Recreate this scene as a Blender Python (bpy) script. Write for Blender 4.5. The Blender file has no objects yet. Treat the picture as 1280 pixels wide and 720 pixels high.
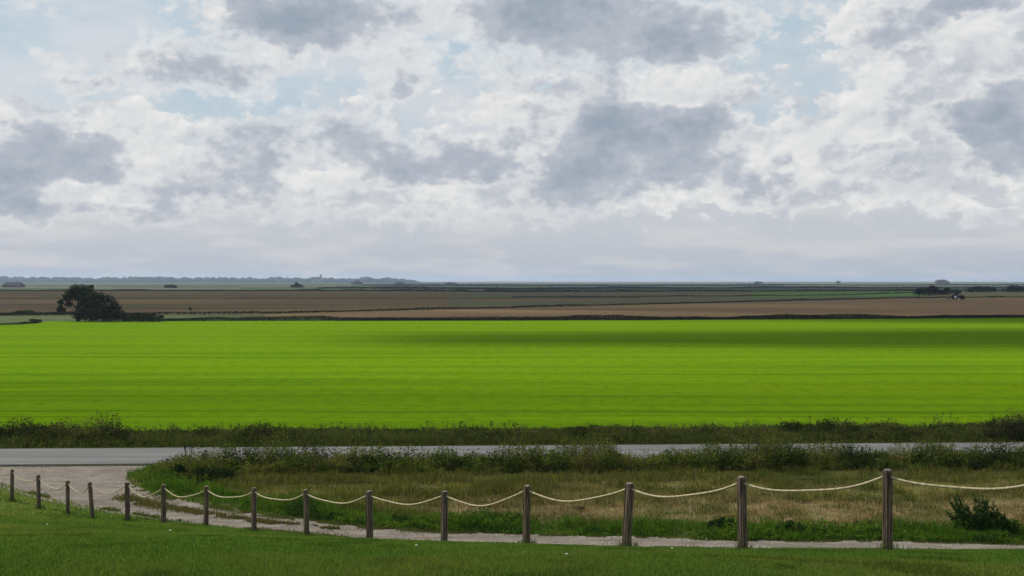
import bpy, bmesh, math, random
import numpy as np
from mathutils import Vector, Matrix

random.seed(7)
RNG = np.random.default_rng(11)
SC = bpy.context.scene
COL = SC.collection
R = math.radians

# ------------------------------------------------------------------ camera, sky, sun, exposure
H = 7.0            # eye height above the flat marsh
FPX = 1372.0       # focal length in photo pixels (1280 wide)
HORIZON = 352.0
EXPOSURE = 0.45
SUN_AZ, SUN_EL = R(-62), R(42)      # azimuth from +Y towards +X
SUN_STRENGTH = 4.2
SKY_STRENGTH = 0.1

cam_data = bpy.data.cameras.new("camera")
cam = bpy.data.objects.new("camera", cam_data)
COL.objects.link(cam)
cam.location = (0, 0, H)
cam.rotation_euler = (R(90) - math.atan((360 - HORIZON + 1.0) / FPX), 0, 0)
cam_data.sensor_width = 36
cam_data.lens = 36 * FPX / 1280
cam_data.clip_start = 0.1
cam_data.clip_end = 40000
SC.camera = cam

SC.view_settings.view_transform = 'Standard'
SC.view_settings.look = 'None'
SC.view_settings.exposure = EXPOSURE
SC.view_settings.gamma = 1
SC.view_settings.use_curve_mapping = False
SC.render.engine = 'CYCLES'
SC.cycles.max_bounces = 6
SC.cycles.diffuse_bounces = 3
SC.cycles.transparent_max_bounces = 12
SC.cycles.volume_bounces = 0

SUN_DIR = Vector((math.sin(SUN_AZ) * math.cos(SUN_EL), math.cos(SUN_AZ) * math.cos(SUN_EL), math.sin(SUN_EL)))
sun_data = bpy.data.lights.new("sun", 'SUN')
sun_data.energy = SUN_STRENGTH
sun_data.angle = R(0.53)
sun_data.color = (1.0, 0.95, 0.86)
sun = bpy.data.objects.new("sun", sun_data)
COL.objects.link(sun)
sun.rotation_euler = SUN_DIR.to_track_quat('Z', 'Y').to_euler()
sun.location = (-30, 20, 60)


class NT:
    """short hand for building a node tree"""
    dims = '3D'

    def __init__(self, nt):
        self.nt = nt
        nt.nodes.clear()

    def n(self, t, **kw):
        nd = self.nt.nodes.new(t)
        for k, v in kw.items():
            setattr(nd, k, v)
        return nd

    def put(self, sock, v):
        if hasattr(v, 'is_output') or isinstance(v, bpy.types.NodeSocket):
            self.nt.links.new(v, sock)
        elif v is not None:
            sock.default_value = v

    def m(self, op, a, b=None, c=None, clamp=False):
        nd = self.n('ShaderNodeMath', operation=op, use_clamp=clamp)
        for i, v in enumerate((a, b, c)):
            self.put(nd.inputs[i], v)
        return nd.outputs[0]

    def v(self, op, a, b=None, c=None, out=0):
        nd = self.n('ShaderNodeVectorMath', operation=op)
        for i, v in enumerate((a, b, c)):
            if v is not None:
                self.put(nd.inputs[i], v)
        return nd.outputs[out]

    def noise(self, vec, scale=1.0, detail=4.0, rough=0.55, color=False, lac=2.0):
        nd = self.n('ShaderNodeTexNoise', noise_dimensions=self.dims)
        self.put(nd.inputs['Vector'], vec)
        nd.inputs['Scale'].default_value = scale
        nd.inputs['Detail'].default_value = detail
        nd.inputs['Roughness'].default_value = rough
        nd.inputs['Lacunarity'].default_value = lac
        return nd.outputs['Color' if color else 'Fac']

    def mix(self, f, a, b, mode='MIX'):
        nd = self.n('ShaderNodeMix', data_type='RGBA', blend_type=mode)
        self.put(nd.inputs[0], f)
        self.put(nd.inputs[6], tuple(a) + (1,) if isinstance(a, (tuple, list)) and len(a) == 3 else a)
        self.put(nd.inputs[7], tuple(b) + (1,) if isinstance(b, (tuple, list)) and len(b) == 3 else b)
        return nd.outputs[2]

    def ramp(self, f, lo, hi, smooth=True):
        nd = self.n('ShaderNodeMapRange', interpolation_type='SMOOTHSTEP' if smooth else 'LINEAR')
        self.put(nd.inputs[0], f)
        nd.inputs[1].default_value = lo
        nd.inputs[2].default_value = hi
        return nd.outputs[0]


# ---- sky: Nishita blue with procedural cumulus, laid out in azimuth and elevation
world = bpy.data.worlds.new("World")
SC.world = world
world.use_nodes = True
W = NT(world.node_tree)
W.dims = '2D'
coord = W.n('ShaderNodeTexCoord').outputs['Generated']
sep = W.n('ShaderNodeSeparateXYZ')
W.put(sep.inputs[0], coord)
az = W.m('ARCTAN2', sep.outputs[0], sep.outputs[1])
el = W.m('ARCSINE', sep.outputs[2])
comb = W.n('ShaderNodeCombineXYZ')
DEG = 180 / math.pi
W.put(comb.inputs[0], W.m('MULTIPLY', az, DEG))
W.put(comb.inputs[1], W.m('MULTIPLY', el, DEG))
P0 = comb.outputs[0]                     # degrees: (azimuth, elevation, 0)

def sky_deg(px, py):
    a = math.atan((px - 640) / FPX)
    e = math.atan((HORIZON - py) / FPX * math.cos(a))
    return a * DEG, e * DEG
PXDEG = DEG / FPX

Pn = W.v('MULTIPLY', P0, (1.0, 1.45, 1.0))
w1 = W.v('SUBTRACT', W.noise(Pn, 0.28, 3, 0.5, True), (0.5, 0.5, 0.5))
w2 = W.v('SUBTRACT', W.noise(Pn, 1.1, 4, 0.6, True), (0.5, 0.5, 0.5))
P = W.v('MULTIPLY_ADD', w1, (2.6, 1.6, 0), P0)
P = W.v('MULTIPLY_ADD', w2, (1.3, 0.95, 0), P)

def blobs(lst):
    acc = None
    for (cx, cy, rx, ry, wgt) in lst:
        a, e = sky_deg(cx, cy)
        ia, ie = 1 / (rx * PXDEG), 1 / (ry * PXDEG)
        q = W.v('MULTIPLY_ADD', P, (ia, ie, 0), (-a * ia, -e * ie, 0))
        d2 = W.v('DOT_PRODUCT', q, q, out=1)
        g = W.m('POWER', 0.42, d2)
        acc = W.m('MULTIPLY', g, wgt) if acc is None else W.m('MULTIPLY_ADD', g, wgt, acc)
    return acc

DARK = [(400, 22, 100, 40, 1.0), (345, 30, 50, 26, .5), (262, 88, 58, 24, .75), (110, 100, 38, 15, .5), (170, 75, 60, 26, .25),
        (730, 30, 130, 52, .85), (860, 48, 66, 28, .8), (650, 5, 60, 30, .6),
        (805, 182, 92, 55, 1.05), (705, 225, 48, 36, .85), (900, 158, 36, 18, .6), (760, 150, 50, 20, .4),
        (12, 218, 44, 42, 1.0), (100, 182, 62, 28, .75), (120, 222, 30, 15, .7), (30, 262, 90, 16, .5),
        (300, 195, 52, 30, .65), (325, 240, 55, 28, .5), (432, 178, 62, 36, .6), (210, 232, 40, 30, .55), (330, 165, 40, 16, .4),
        (560, 205, 62, 26, .85), (625, 208, 22, 12, .5), (480, 215, 30, 16, .5), (495, 102, 30, 24, .55), (640, 150, 50, 42, .4),
        (955, 228, 48, 24, .7), (1060, 215, 40, 18, .4), (1108, 48, 50, 22, .75), (1102, 183, 30, 11, .55), (1245, 140, 62, 40, .75),
        (1262, 195, 42, 40, .75), (1200, 8, 70, 18, .8), (1205, 165, 14, 26, .4), (560, 268, 160, 14, .4), (200, 270, 120, 13, .3)]
WHITE = [(300, 8, 58, 22, .8), (505, 36, 24, 24, .8), (350, 60, 60, 22, .4), (190, 78, 85, 28, .45), (62, 212, 42, 20, 1.0), (40, 165, 60, 16, .7),
         (150, 190, 60, 50, .9), (240, 175, 50, 40, .6), (215, 250, 60, 18, .7), (430, 235, 110, 26, .95), (600, 238, 70, 18, .9), (690, 175, 50, 50, .9),
         (640, 240, 50, 30, .6), (520, 150, 130, 40, .5), (860, 235, 85, 26, 1.1), (910, 222, 28, 16, .7), (1000, 246, 48, 15, 1.1), (1055, 240, 24, 13, .8),
         (1243, 280, 30, 12, 1.0), (1110, 230, 85, 32, .95), (1170, 195, 50, 50, .7), (1140, 135, 110, 60, .75), (1060, 28, 50, 40, .7), (1170, 60, 60, 40, .7),
         (760, 120, 160, 34, .6), (890, 105, 70, 30, .5), (1250, 85, 70, 40, .8), (1000, 185, 100, 28, .8), (60, 132, 120, 12, .5), (820, 130, 140, 26, .4),
         (1230, 230, 40, 14, .5), (250, 290, 160, 18, .3), (950, 290, 160, 20, .25)]
def voro(vec, scale, detail=2.5):
    nd = W.n('ShaderNodeTexVoronoi', feature='F1', normalize=True, voronoi_dimensions='2D')
    W.put(nd.inputs['Vector'], vec)
    nd.inputs['Scale'].default_value = scale
    nd.inputs['Detail'].default_value = detail
    nd.inputs['Roughness'].default_value = .5
    return nd.outputs['Distance']

Pw = W.v('MULTIPLY_ADD', w2, (1.0, 1.0, 0), Pn)
lit = (-0.13, 0.34, 0)                              # towards the sun, up and to the left
fine = W.noise(Pn, 0.34, 7, 0.5)
fineb = W.noise(W.v('ADD', Pn, lit), 0.34, 4, 0.45)
bil = W.m('SUBTRACT', 1.0, voro(Pw, 0.62))
bilb = W.m('SUBTRACT', 1.0, voro(W.v('ADD', Pw, lit), 0.62))
relief = W.m('MULTIPLY_ADD', W.m('SUBTRACT', bil, bilb), .55, W.m('MULTIPLY', W.m('SUBTRACT', fine, fineb), 1.1))
fn2 = W.m('SUBTRACT', W.noise(W.v('ADD', Pn, (31.7, 12.3, 0)), 1.5, 7, 0.55), 0.5)
fn3 = W.m('SUBTRACT', W.noise(W.v('ADD', Pn, (71.7, 52.3, 0)), 0.4, 8, 0.52), 0.5)
wild = W.ramp(W.noise(Pn, 0.16, 5, 0.6), 0.48, 0.75)  # clouds elsewhere in the sky
inframe = W.m('MULTIPLY', W.ramp(W.m('ABSOLUTE', W.m('MULTIPLY', az, DEG)), 34, 27), W.ramp(W.m('MULTIPLY', el, DEG), 21, 15.5))
wild = W.m('MULTIPLY', wild, W.m('SUBTRACT', 1.0, inframe))
fn = W.m('SUBTRACT', fine, 0.5)
bn = W.m('SUBTRACT', bil, 0.62)
D = W.m('ADD', blobs(DARK), W.m('MULTIPLY', wild, 0.8))
D = W.m('MULTIPLY_ADD', fn3, 0.95, D)
D = W.m('MULTIPLY_ADD', fn2, 0.40, D)
D = W.m('MULTIPLY_ADD', bn, 0.55, D)
G = W.m('ADD', blobs(WHITE), W.m('MULTIPLY', wild, 1.0))
G = W.m('MULTIPLY_ADD', fn, 1.05, G)
G = W.m('MULTIPLY_ADD', fn2, 0.35, G)
G = W.m('MULTIPLY_ADD', bn, 0.9, G)
G = W.m('SUBTRACT', G, 0.06)

K = 2 ** (-EXPOSURE) / SKY_STRENGTH

def kc(r, g, b):
    """display sRGB (0-255) to the radiance wanted from the sky"""
    def l(c):
        c /= 255
        return (c / 12.92 if c <= .04045 else ((c + .055) / 1.055) ** 2.4) * K
    return (l(r), l(g), l(b))

sky = W.n('ShaderNodeTexSky', sky_type='NISHITA')
sky.sun_disc = False
sky.sun_elevation = SUN_EL
sky.sun_rotation = SUN_AZ
sky.altitude = 10
sky.air_density = 1.0
sky.dust_density = 2.0
hi = W.m('MULTIPLY', el, DEG)
veil = W.mix(W.ramp(W.noise(W.v('MULTIPLY', P0, (0.5, 1.4, 1)), 0.22, 6, 0.6), 0.36, 0.66), kc(184, 202, 214), kc(208, 214, 220))
veil = W.mix(W.ramp(hi, 9.5, 3.0), veil, kc(197, 202, 210))
veil = W.mix(W.ramp(hi, 2.6, -0.2), veil, kc(184, 191, 203))
lowstreak = W.ramp(W.noise(W.v('MULTIPLY', P0, (0.3, 1.7, 1)), 0.5, 5, 0.55), 0.42, 0.7)
lows = W.m('MULTIPLY', lowstreak, W.ramp(hi, 5.2, 3.0))
veil = W.mix(W.m('MULTIPLY', lows, 0.7), veil, kc(214, 213, 215))
base = W.mix(0.93, sky.outputs[0], veil)
# layer by layer: thin cloud bright, thick cloud grey, as light comes through from behind
shade = W.m('MULTIPLY_ADD', relief, 1.7, 0.6, clamp=True)
bright = W.mix(shade, kc(202, 205, 210), kc(242, 241, 238))
greyed = W.mix(shade, kc(170, 178, 191), kc(203, 206, 213))
patch = W.ramp(W.noise(W.v('ADD', Pn, (7.7, 93.1, 0)), 0.34, 5, 0.52), 0.44, 0.62)
cloudA = W.mix(W.m('MAXIMUM', W.ramp(G, 0.7, 1.8), W.m('MULTIPLY', patch, 0.9)), bright, greyed)
c1 = W.mix(W.m('MULTIPLY', W.ramp(G, 0.0, 0.75), 0.40), base, kc(216, 217, 219))
c1 = W.mix(W.m('MULTIPLY', W.ramp(G, 0.46, 0.62), 0.92), c1, cloudA)
dshade = W.m('MULTIPLY_ADD', relief, 1.5, 0.5, clamp=True)
dmid = W.mix(dshade, kc(164, 174, 188), kc(196, 199, 207))
ddeep = W.mix(dshade, kc(138, 153, 169), kc(160, 171, 184))
dark = W.mix(W.ramp(D, 0.6, 1.4), dmid, ddeep)
c2 = W.mix(W.m('MULTIPLY', W.ramp(D, 0.12, 0.38), 0.65), c1, bright)
c3 = W.mix(W.m('MULTIPLY', W.ramp(D, 0.38, 0.74), 0.95), c2, dark)
c3 = W.mix(W.m('MULTIPLY', W.ramp(hi, 4.0, 1.4), 0.8), c3, veil)
bg = W.n('ShaderNodeBackground')
W.put(bg.inputs['Color'], c3)
bg.inputs['Strength'].default_value = SKY_STRENGTH
W.nt.links.new(bg.outputs[0], W.n('ShaderNodeOutputWorld').inputs['Surface'])
world.cycles.sampling_method = 'MANUAL'
world.cycles.sample_map_resolution = 512


# ------------------------------------------------------------------ helpers
def tag(o, label=None, cat=None, group=None, kind=None):
    if label: o["label"] = label
    if cat: o["category"] = cat
    if group: o["group"] = group
    if kind: o["kind"] = kind
    return o

def empty(name, loc, rz=0.0):
    o = bpy.data.objects.new(name, None)
    o.empty_display_size = 0.3
    COL.objects.link(o)
    o.location = loc
    o.rotation_euler = (0, 0, rz)
    return o

def link(name, me, m=None, parent=None):
    o = bpy.data.objects.new(name, me)
    COL.objects.link(o)
    if m and not me.materials:
        me.materials.append(m)
    if parent:
        o.parent = parent
    return o

def np_mesh(name, verts, faces, colors=None, smooth=False):
    """verts (n,3); faces (m,k) all of one size; colors (n,3) per vertex"""
    verts = np.asarray(verts, np.float32)
    faces = np.asarray(faces, np.int32)
    me = bpy.data.meshes.new(name)
    k = faces.shape[1]
    me.vertices.add(len(verts))
    me.vertices.foreach_set("co", verts.ravel())
    me.loops.add(faces.size)
    me.loops.foreach_set("vertex_index", faces.ravel())
    me.polygons.add(len(faces))
    me.polygons.foreach_set("loop_start", np.arange(0, faces.size, k, dtype=np.int32))
    if smooth:
        me.polygons.foreach_set("use_smooth", np.ones(len(faces), bool))
    me.update(calc_edges=True)
    if colors is not None:
        at = me.color_attributes.new("Col", 'FLOAT_COLOR', 'POINT')
        c = np.ones((len(verts), 4), np.float32)
        c[:, :3] = colors
        at.data.foreach_set("color", c.ravel())
    return me

def bm_mesh(name, bm, smooth=False):
    me = bpy.data.meshes.new(name)
    bmesh.ops.recalc_face_normals(bm, faces=bm.faces)
    bm.to_mesh(me)
    bm.free()
    if smooth:
        for p in me.polygons:
            p.use_smooth = True
    return me

def _hash(ix, iy, seed):
    h = (ix.astype(np.int64) * 374761393 + iy.astype(np.int64) * 668265263 + seed * 1442695041) & 0xffffffff
    h = ((h ^ (h >> 13)) * 1274126177) & 0xffffffff
    return ((h ^ (h >> 16)) & 0xffff) / 65535.0

def vnoise(x, y, seed=0):
    x = np.asarray(x, float); y = np.asarray(y, float)
    ix, iy = np.floor(x), np.floor(y)
    fx, fy = x - ix, y - iy
    fx = fx * fx * (3 - 2 * fx); fy = fy * fy * (3 - 2 * fy)
    a = _hash(ix, iy, seed); b = _hash(ix + 1, iy, seed)
    c = _hash(ix, iy + 1, seed); d = _hash(ix + 1, iy + 1, seed)
    return (a * (1 - fx) + b * fx) * (1 - fy) + (c * (1 - fx) + d * fx) * fy

def fbm(x, y, seed=0, octs=4):
    s, a, t = 0, 1, 0
    for i in range(octs):
        s = s + a * vnoise(x * 2 ** i, y * 2 ** i, seed + i * 17)
        t += a
        a *= 0.5
    return s / t

def at(px, py, z=0.0):
    """photo pixel on the level z -> world point"""
    d = (H - z) * FPX / (py - HORIZON)
    return ((px - 640) / FPX * d, d)

def px_of(x, y):
    return 640 + FPX * x / y

def sm(t, a, b):
    t = np.clip((t - a) / (b - a), 0, 1)
    return t * t * (3 - 2 * t)


# ------------------------------------------------------------------ materials
def bsdf_mat(name, build, rough=0.9, spec=0.05):
    m = bpy.data.materials.new(name)
    m.use_nodes = True
    T = NT(m.node_tree)
    pos = T.n('ShaderNodeTexCoord').outputs['Object']
    b = T.n('ShaderNodeBsdfPrincipled')
    b.inputs['Roughness'].default_value = rough
    b.inputs['Specular IOR Level'].default_value = spec
    col, bump, bd = build(T, pos)
    T.put(b.inputs['Base Color'], tuple(col) + (1,) if isinstance(col, tuple) and len(col) == 3 else col)
    if bump is not None:
        bn = T.n('ShaderNodeBump')
        bn.inputs['Strength'].default_value = 0.6
        bn.inputs['Distance'].default_value = bd
        T.put(bn.inputs['Height'], bump)
        T.put(b.inputs['Normal'], bn.outputs[0])
    T.nt.links.new(b.outputs[0], T.n('ShaderNodeOutputMaterial').inputs[0])
    return m

def leaf_mat(name, trans=0.35, gloss=0.06):
    m = bpy.data.materials.new(name)
    m.use_nodes = True
    T = NT(m.node_tree)
    a = T.n('ShaderNodeAttribute', attribute_name="Col").outputs['Color']
    d = T.n('ShaderNodeBsdfDiffuse'); T.put(d.inputs[0], a)
    t = T.n('ShaderNodeBsdfTranslucent'); T.put(t.inputs[0], T.mix(1.0, a, (1.15, 1.2, 0.7), 'MULTIPLY'))
    s = T.n('ShaderNodeMixShader'); s.inputs[0].default_value = trans
    T.nt.links.new(d.outputs[0], s.inputs[1]); T.nt.links.new(t.outputs[0], s.inputs[2])
    g = T.n('ShaderNodeBsdfGlossy'); g.inputs['Roughness'].default_value = 0.5
    s2 = T.n('ShaderNodeMixShader'); s2.inputs[0].default_value = gloss
    T.nt.links.new(s.outputs[0], s2.inputs[1]); T.nt.links.new(g.outputs[0], s2.inputs[2])
    T.nt.links.new(s2.outputs[0], T.n('ShaderNodeOutputMaterial').inputs[0])
    return m

M_LEAF = leaf_mat("leaf", 0.40, 0.0)
M_GRASS = leaf_mat("grass_blade", 0.40, 0.0)
M_DARKLEAF = leaf_mat("dark_leaf", 0.15, 0.0)

def vary(T, pos, cols, scale, stretch=(1, 1, 1), lo=.35, hi=.65, detail=5):
    f = T.ramp(T.noise(T.v('MULTIPLY', pos, stretch), scale, detail, 0.6), lo, hi)
    return T.mix(f, cols[0], cols[1])

def m_plain(name, c, rough=0.8, var=0.25, scale=6.0):
    def b(T, pos):
        return vary(T, pos, (tuple(x * (1 - var) for x in c), tuple(min(1, x * (1 + var)) for x in c)), scale), None, 0
    return bsdf_mat(name, b, rough)


# ------------------------------------------------------------------ terrain
FENCE_PX = [(1338, 585, 694), (1110, 588, 691), (929, 597, 690), (783, 605, 687), (658, 608, 683), (555, 615, 684), (462, 615, 679), (383, 613, 672),
            (317, 611, 667), (257, 609, 660), (204, 607, 658), (159, 604, 653), (115, 604, 650), (84, 602, 644), (48, 595, 637), (14, 588, 629), (-26, 582, 621)]
FENCE_D = [11.8, 13.3, 14.75, 16.4, 18.0, 19.6, 21.2, 22.9, 24.6, 26.3, 27.9, 29.3, 30.7, 32.0, 33.3, 34.6, 36.2]
POSTS = []
for (px, pt, pb), d in zip(FENCE_PX, FENCE_D):
    POSTS.append(((px - 640) / FPX * d, d, H - (pb - HORIZON) * d / FPX, (pb - pt) * d / FPX))

EDGE = np.array([at(px, py) for px, py in [(1400, 690.5), (1280, 690), (1110, 688), (929, 687), (783, 685), (658, 683), (555, 681), (462, 677), (383, 670), (317, 664),
                 (257, 657), (204, 650), (159, 643), (115, 635), (84, 629), (48, 621), (14, 611), (0, 605)]] + [(-22, 38.9), (-60, 39.4)])
EDGE = EDGE[np.argsort(EDGE[:, 0])]

def edge_y(x):
    return np.interp(x, EDGE[:, 0], EDGE[:, 1])

ctrl = [(x, y, max(z, 0.05)) for x, y, z, h in POSTS]
ctrl += [(x, y, 0.0) for x, y in EDGE if x > -23]
for cx in (-22, -12, -4, 4, 10, 16):
    for cy in (-4, 0, 3.5):
        ctrl.append((cx, cy, H - 1.66))
ctrl += [(16, 13.4, H - 3.3), (-20, 20, H - 4.35), (-12, 14, H - 3.05)]
ctrl = np.array(ctrl)

def tps_fit(c, lam=0.02):
    n = len(c)
    r2 = ((c[:, None, :2] - c[None, :, :2]) ** 2).sum(-1)
    Kt = np.where(r2 > 0, 0.5 * r2 * np.log(np.maximum(r2, 1e-9)), 0) + lam * np.eye(n)
    Pm = np.c_[np.ones(n), c[:, :2]]
    A = np.block([[Kt, Pm], [Pm.T, np.zeros((3, 3))]])
    return np.linalg.solve(A, np.r_[c[:, 2], np.zeros(3)])
TPS = tps_fit(ctrl)

def dike(x, y):
    x = np.clip(np.asarray(x, float), -22, 16)
    y = np.clip(np.asarray(y, float), -4, 45)
    sh = x.shape
    xf, yf = x.ravel(), y.ravel()
    out = np.empty(xf.shape)
    n = len(ctrl)
    for s in range(0, len(xf), 20000):
        xx, yy = xf[s:s + 20000], yf[s:s + 20000]
        r2 = (xx[:, None] - ctrl[:, 0]) ** 2 + (yy[:, None] - ctrl[:, 1]) ** 2
        out[s:s + 20000] = np.where(r2 > 0, 0.5 * r2 * np.log(np.maximum(r2, 1e-9)), 0) @ TPS[:n] + TPS[n] + TPS[n + 1] * xx + TPS[n + 2] * yy
    return out.reshape(sh)

def ground_z(x, y):
    x = np.asarray(x, float); y = np.asarray(y, float)
    z = np.clip(dike(x, y), 0, H - 1.6)
    e = edge_y(x)
    z = z * sm(-y, -(e + 0.05), -(e - 0.6))
    z = z * sm(y, -42, -14)
    b = 0.10 * (fbm(x * .6, y * .6, 3) - 0.5) * sm(y, e + 1.5, e + 4) * sm(-y, -41.0, -38.5)
    return z + b

def sheet(name, xs, ys, zoff, mask=None, mat=None, flat=False):
    X, Y = np.meshgrid(xs, ys)
    Z = (np.zeros_like(X) if flat else ground_z(X, Y)) + zoff
    V = np.c_[X.ravel(), Y.ravel(), Z.ravel()]
    nx, ny = len(xs), len(ys)
    i = np.arange(ny - 1)[:, None] * nx + np.arange(nx - 1)[None, :]
    F = np.stack([i, i + 1, i + nx + 1, i + nx], -1).reshape(-1, 4)
    if mask is not None:
        c = V[F].mean(1)
        F = F[mask(c[:, 0], c[:, 1])]
        u, inv = np.unique(F, return_inverse=True)
        V, F = V[u], inv.reshape(-1, 4)
    me = np_mesh(name, V, F, smooth=True)
    return tag(link(name, me, mat), kind='structure')

def grow(a, b, start, factor=1.35):
    out, s = [], start
    p = a
    while p < b:
        p += s
        s *= factor
        out.append(min(p, b))
    return out

def soil(T, pos):
    c = vary(T, pos, ((.085, .085, .028), (.17, .135, .065)), 0.8)
    c = T.mix(T.m('MULTIPLY', T.ramp(T.noise(pos, 2.2, 4), .5, .65), .7), c, (.055, .06, .02))
    return c, T.noise(pos, 5, 5), 0.05
M_SOIL = bsdf_mat("marsh_soil", soil)

gx = sorted([-v for v in grow(40, 9000, 3)]) + list(np.arange(-40, 40.01, 0.5)) + grow(40, 9000, 3)
gy = sorted([-v for v in grow(8, 2500, 3)]) + list(np.arange(-8, 48.01, 0.5)) + grow(48, 9500, 3)
sheet("ground", np.array(gx), np.array(gy), -0.06, mat=M_SOIL)

def lawn_b(T, pos):
    c = vary(T, pos, ((.060, .108, .014), (.085, .130, .018)), 0.7, (1, .6, 1))
    c = T.mix(T.ramp(T.noise(pos, 9, 4), .35, .75), c, (.085, .105, .020))
    return c, T.noise(pos, 30, 4), 0.03
M_LAWN = bsdf_mat("lawn_turf", lawn_b)
fx = np.arange(-34, 30.01, 0.3)
fy = np.r_[np.arange(-6, 24, 0.5), np.arange(24, 40.2, 0.1)]
sheet("lawn", fx, fy, -0.02, lambda x, y: y < edge_y(x) + 0.12 * (fbm(x * 2, y * 2, 5) - .3), M_LAWN)

FAR = np.array([at(px, py) for px, py in [(1420, 681), (1280, 681.5), (1110, 677.5), (929, 677), (783, 672), (658, 669), (555, 666), (462, 660), (383, 651), (317, 642.5),
                (257, 633), (204, 622), (180, 614), (163, 606)]])
FAR = FAR[np.argsort(FAR[:, 0])]
def road_near(x): return 41.9 + .042 * np.asarray(x, float) + .5
def road_far(x): return 46.2 + .042 * np.asarray(x, float) + .2
MX0 = FAR[0, 0]
def far_y(x):
    x = np.asarray(x, float)
    y = np.interp(x, FAR[:, 0], FAR[:, 1])
    # the corner of the verge curves round into the road at the junction
    bx = np.array([-15.6, -15.2, -14.4, -13.4, -12.2])
    return y
def in_path(x, y):
    w = 0.25 * (fbm(x * 1.3, y * 1.3, 9) - .5)
    corner = np.interp(y, [FAR[0, 1], 38.8, 40.0, 40.6, 41.4, 42.5], [MX0, -13.7, -14.05, -13.8, -12.8, -11.8])   # left rim of the verge
    left = x + w < corner
    below = y + w < far_y(x)
    return (y > edge_y(x) - 0.35) & (below | (left & (y > FAR[0, 1] - 0.4))) & (y < road_near(x) + 0.1)

def gravel_b(T, pos):
    c = vary(T, pos, ((.140, .120, .098), (.225, .197, .165)), 1.6, (.45, 1.3, 1))
    c = T.mix(T.m('MULTIPLY', T.ramp(T.noise(pos, 22, 3, .7), .45, .7), .55), c, (.085, .067, .05))
    c = T.mix(T.ramp(T.noise(T.v('MULTIPLY', pos, (.5, 1.6, 1)), 1.1, 5, .6), .58, .72), c, (.145, .112, .08))
    return c, T.noise(pos, 26, 4, .7), 0.03
M_GRAVEL = bsdf_mat("gravel", gravel_b)
sheet("path", np.arange(-40, 40.01, 0.1), np.arange(27.6, 42.5, 0.1), -0.012, in_path, M_GRAVEL)

def asphalt_b(T, pos):
    c = vary(T, pos, ((.095, .092, .09), (.145, .140, .137)), 0.5, (.12, 3.2, 1))
    c = T.mix(T.m('MULTIPLY', T.ramp(T.noise(pos, 40, 2), .5, .7), .3), c, (.22, .22, .22))
    return c, T.noise(pos, 60, 2), 0.01
M_ROAD = bsdf_mat("road_surface", asphalt_b, 0.85, 0.2)
rx = np.r_[np.arange(-400, -40, 10), np.arange(-40, 40, 1.0), np.arange(40, 400, 10)]
def strip(name, xs, y0, y1, z, mat, ny=5, zfun=None):
    t = np.linspace(0, 1, ny)
    V = np.array([[x, y0(x) + (y1(x) - y0(x)) * k, z] for k in t for x in xs])
    nx = len(xs)
    i = np.arange(ny - 1)[:, None] * nx + np.arange(nx - 1)[None, :]
    F = np.stack([i, i + 1, i + nx + 1, i + nx], -1).reshape(-1, 4)
    return tag(link(name, np_mesh(name, V, F, smooth=True), mat), kind='structure')
# loose stones on the gravel and grass creeping in from its rims
sx_ = RNG.uniform(-24, 16, 26000); sy_ = RNG.uniform(28, 42.3, 26000)
k_ = in_path(sx_, sy_) & (sy_ > edge_y(sx_) + .05) & (sy_ < road_near(sx_) - .2)
sx_, sy_ = sx_[k_], sy_[k_]
ns_ = len(sx_)
r_ = (.010 + .030 * RNG.random(ns_) ** 3)[:, None]
tet = np.array([(1, 0, .0), (-.2, .9, .0), (-.9, -.1, .0), (.1, -.9, .0), (.05, .1, .8)])
V_ = tet[None] * r_[:, :, None] * RNG.uniform(.6, 1.3, (ns_, 5, 3)) + np.stack([sx_, sy_, ground_z(sx_, sy_) - .006], 1)[:, None, :]
F_ = (np.arange(ns_) * 5)[:, None, None] + np.array([(0, 1, 4), (1, 2, 4), (2, 3, 4), (3, 0, 4)])[None]
M_STONE = bsdf_mat("loose_stone", lambda T, pos: (vary(T, pos, ((.10, .09, .08), (.34, .31, .27)), 9), None, 0))
tag(link("loose_stones", np_mesh("loose_stones", V_.reshape(-1, 3), F_.reshape(-1, 3)), M_STONE), "small loose stones lying on the gravel track", kind='stuff')

strip("road", rx, road_near, road_far, 0.03, M_ROAD)
# low kerb of worn tarmac along the near edge where the gravel meets it
strip("road_edge", rx, lambda x: road_near(x) - 0.10, lambda x: road_near(x) - 0.002, 0.012, m_plain("road_edge_tar", (.07, .068, .065)), 2)

def verge_b(T, pos):
    c = vary(T, pos, ((.030, .040, .014), (.065, .062, .028)), 1.2)
    return c, T.noise(pos, 8, 5), 0.06
M_VERGE = bsdf_mat("verge_soil", verge_b)
strip("verge", rx, lambda x: road_far(x) + .01, lambda x: road_far(x) + 5.2, 0.0, M_VERGE)
strip("verge", rx, lambda x: road_near(x) - 4.0 if x > -10.5 else road_near(x) - .3, lambda x: road_near(x) - 0.105, -0.006, M_VERGE)

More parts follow.
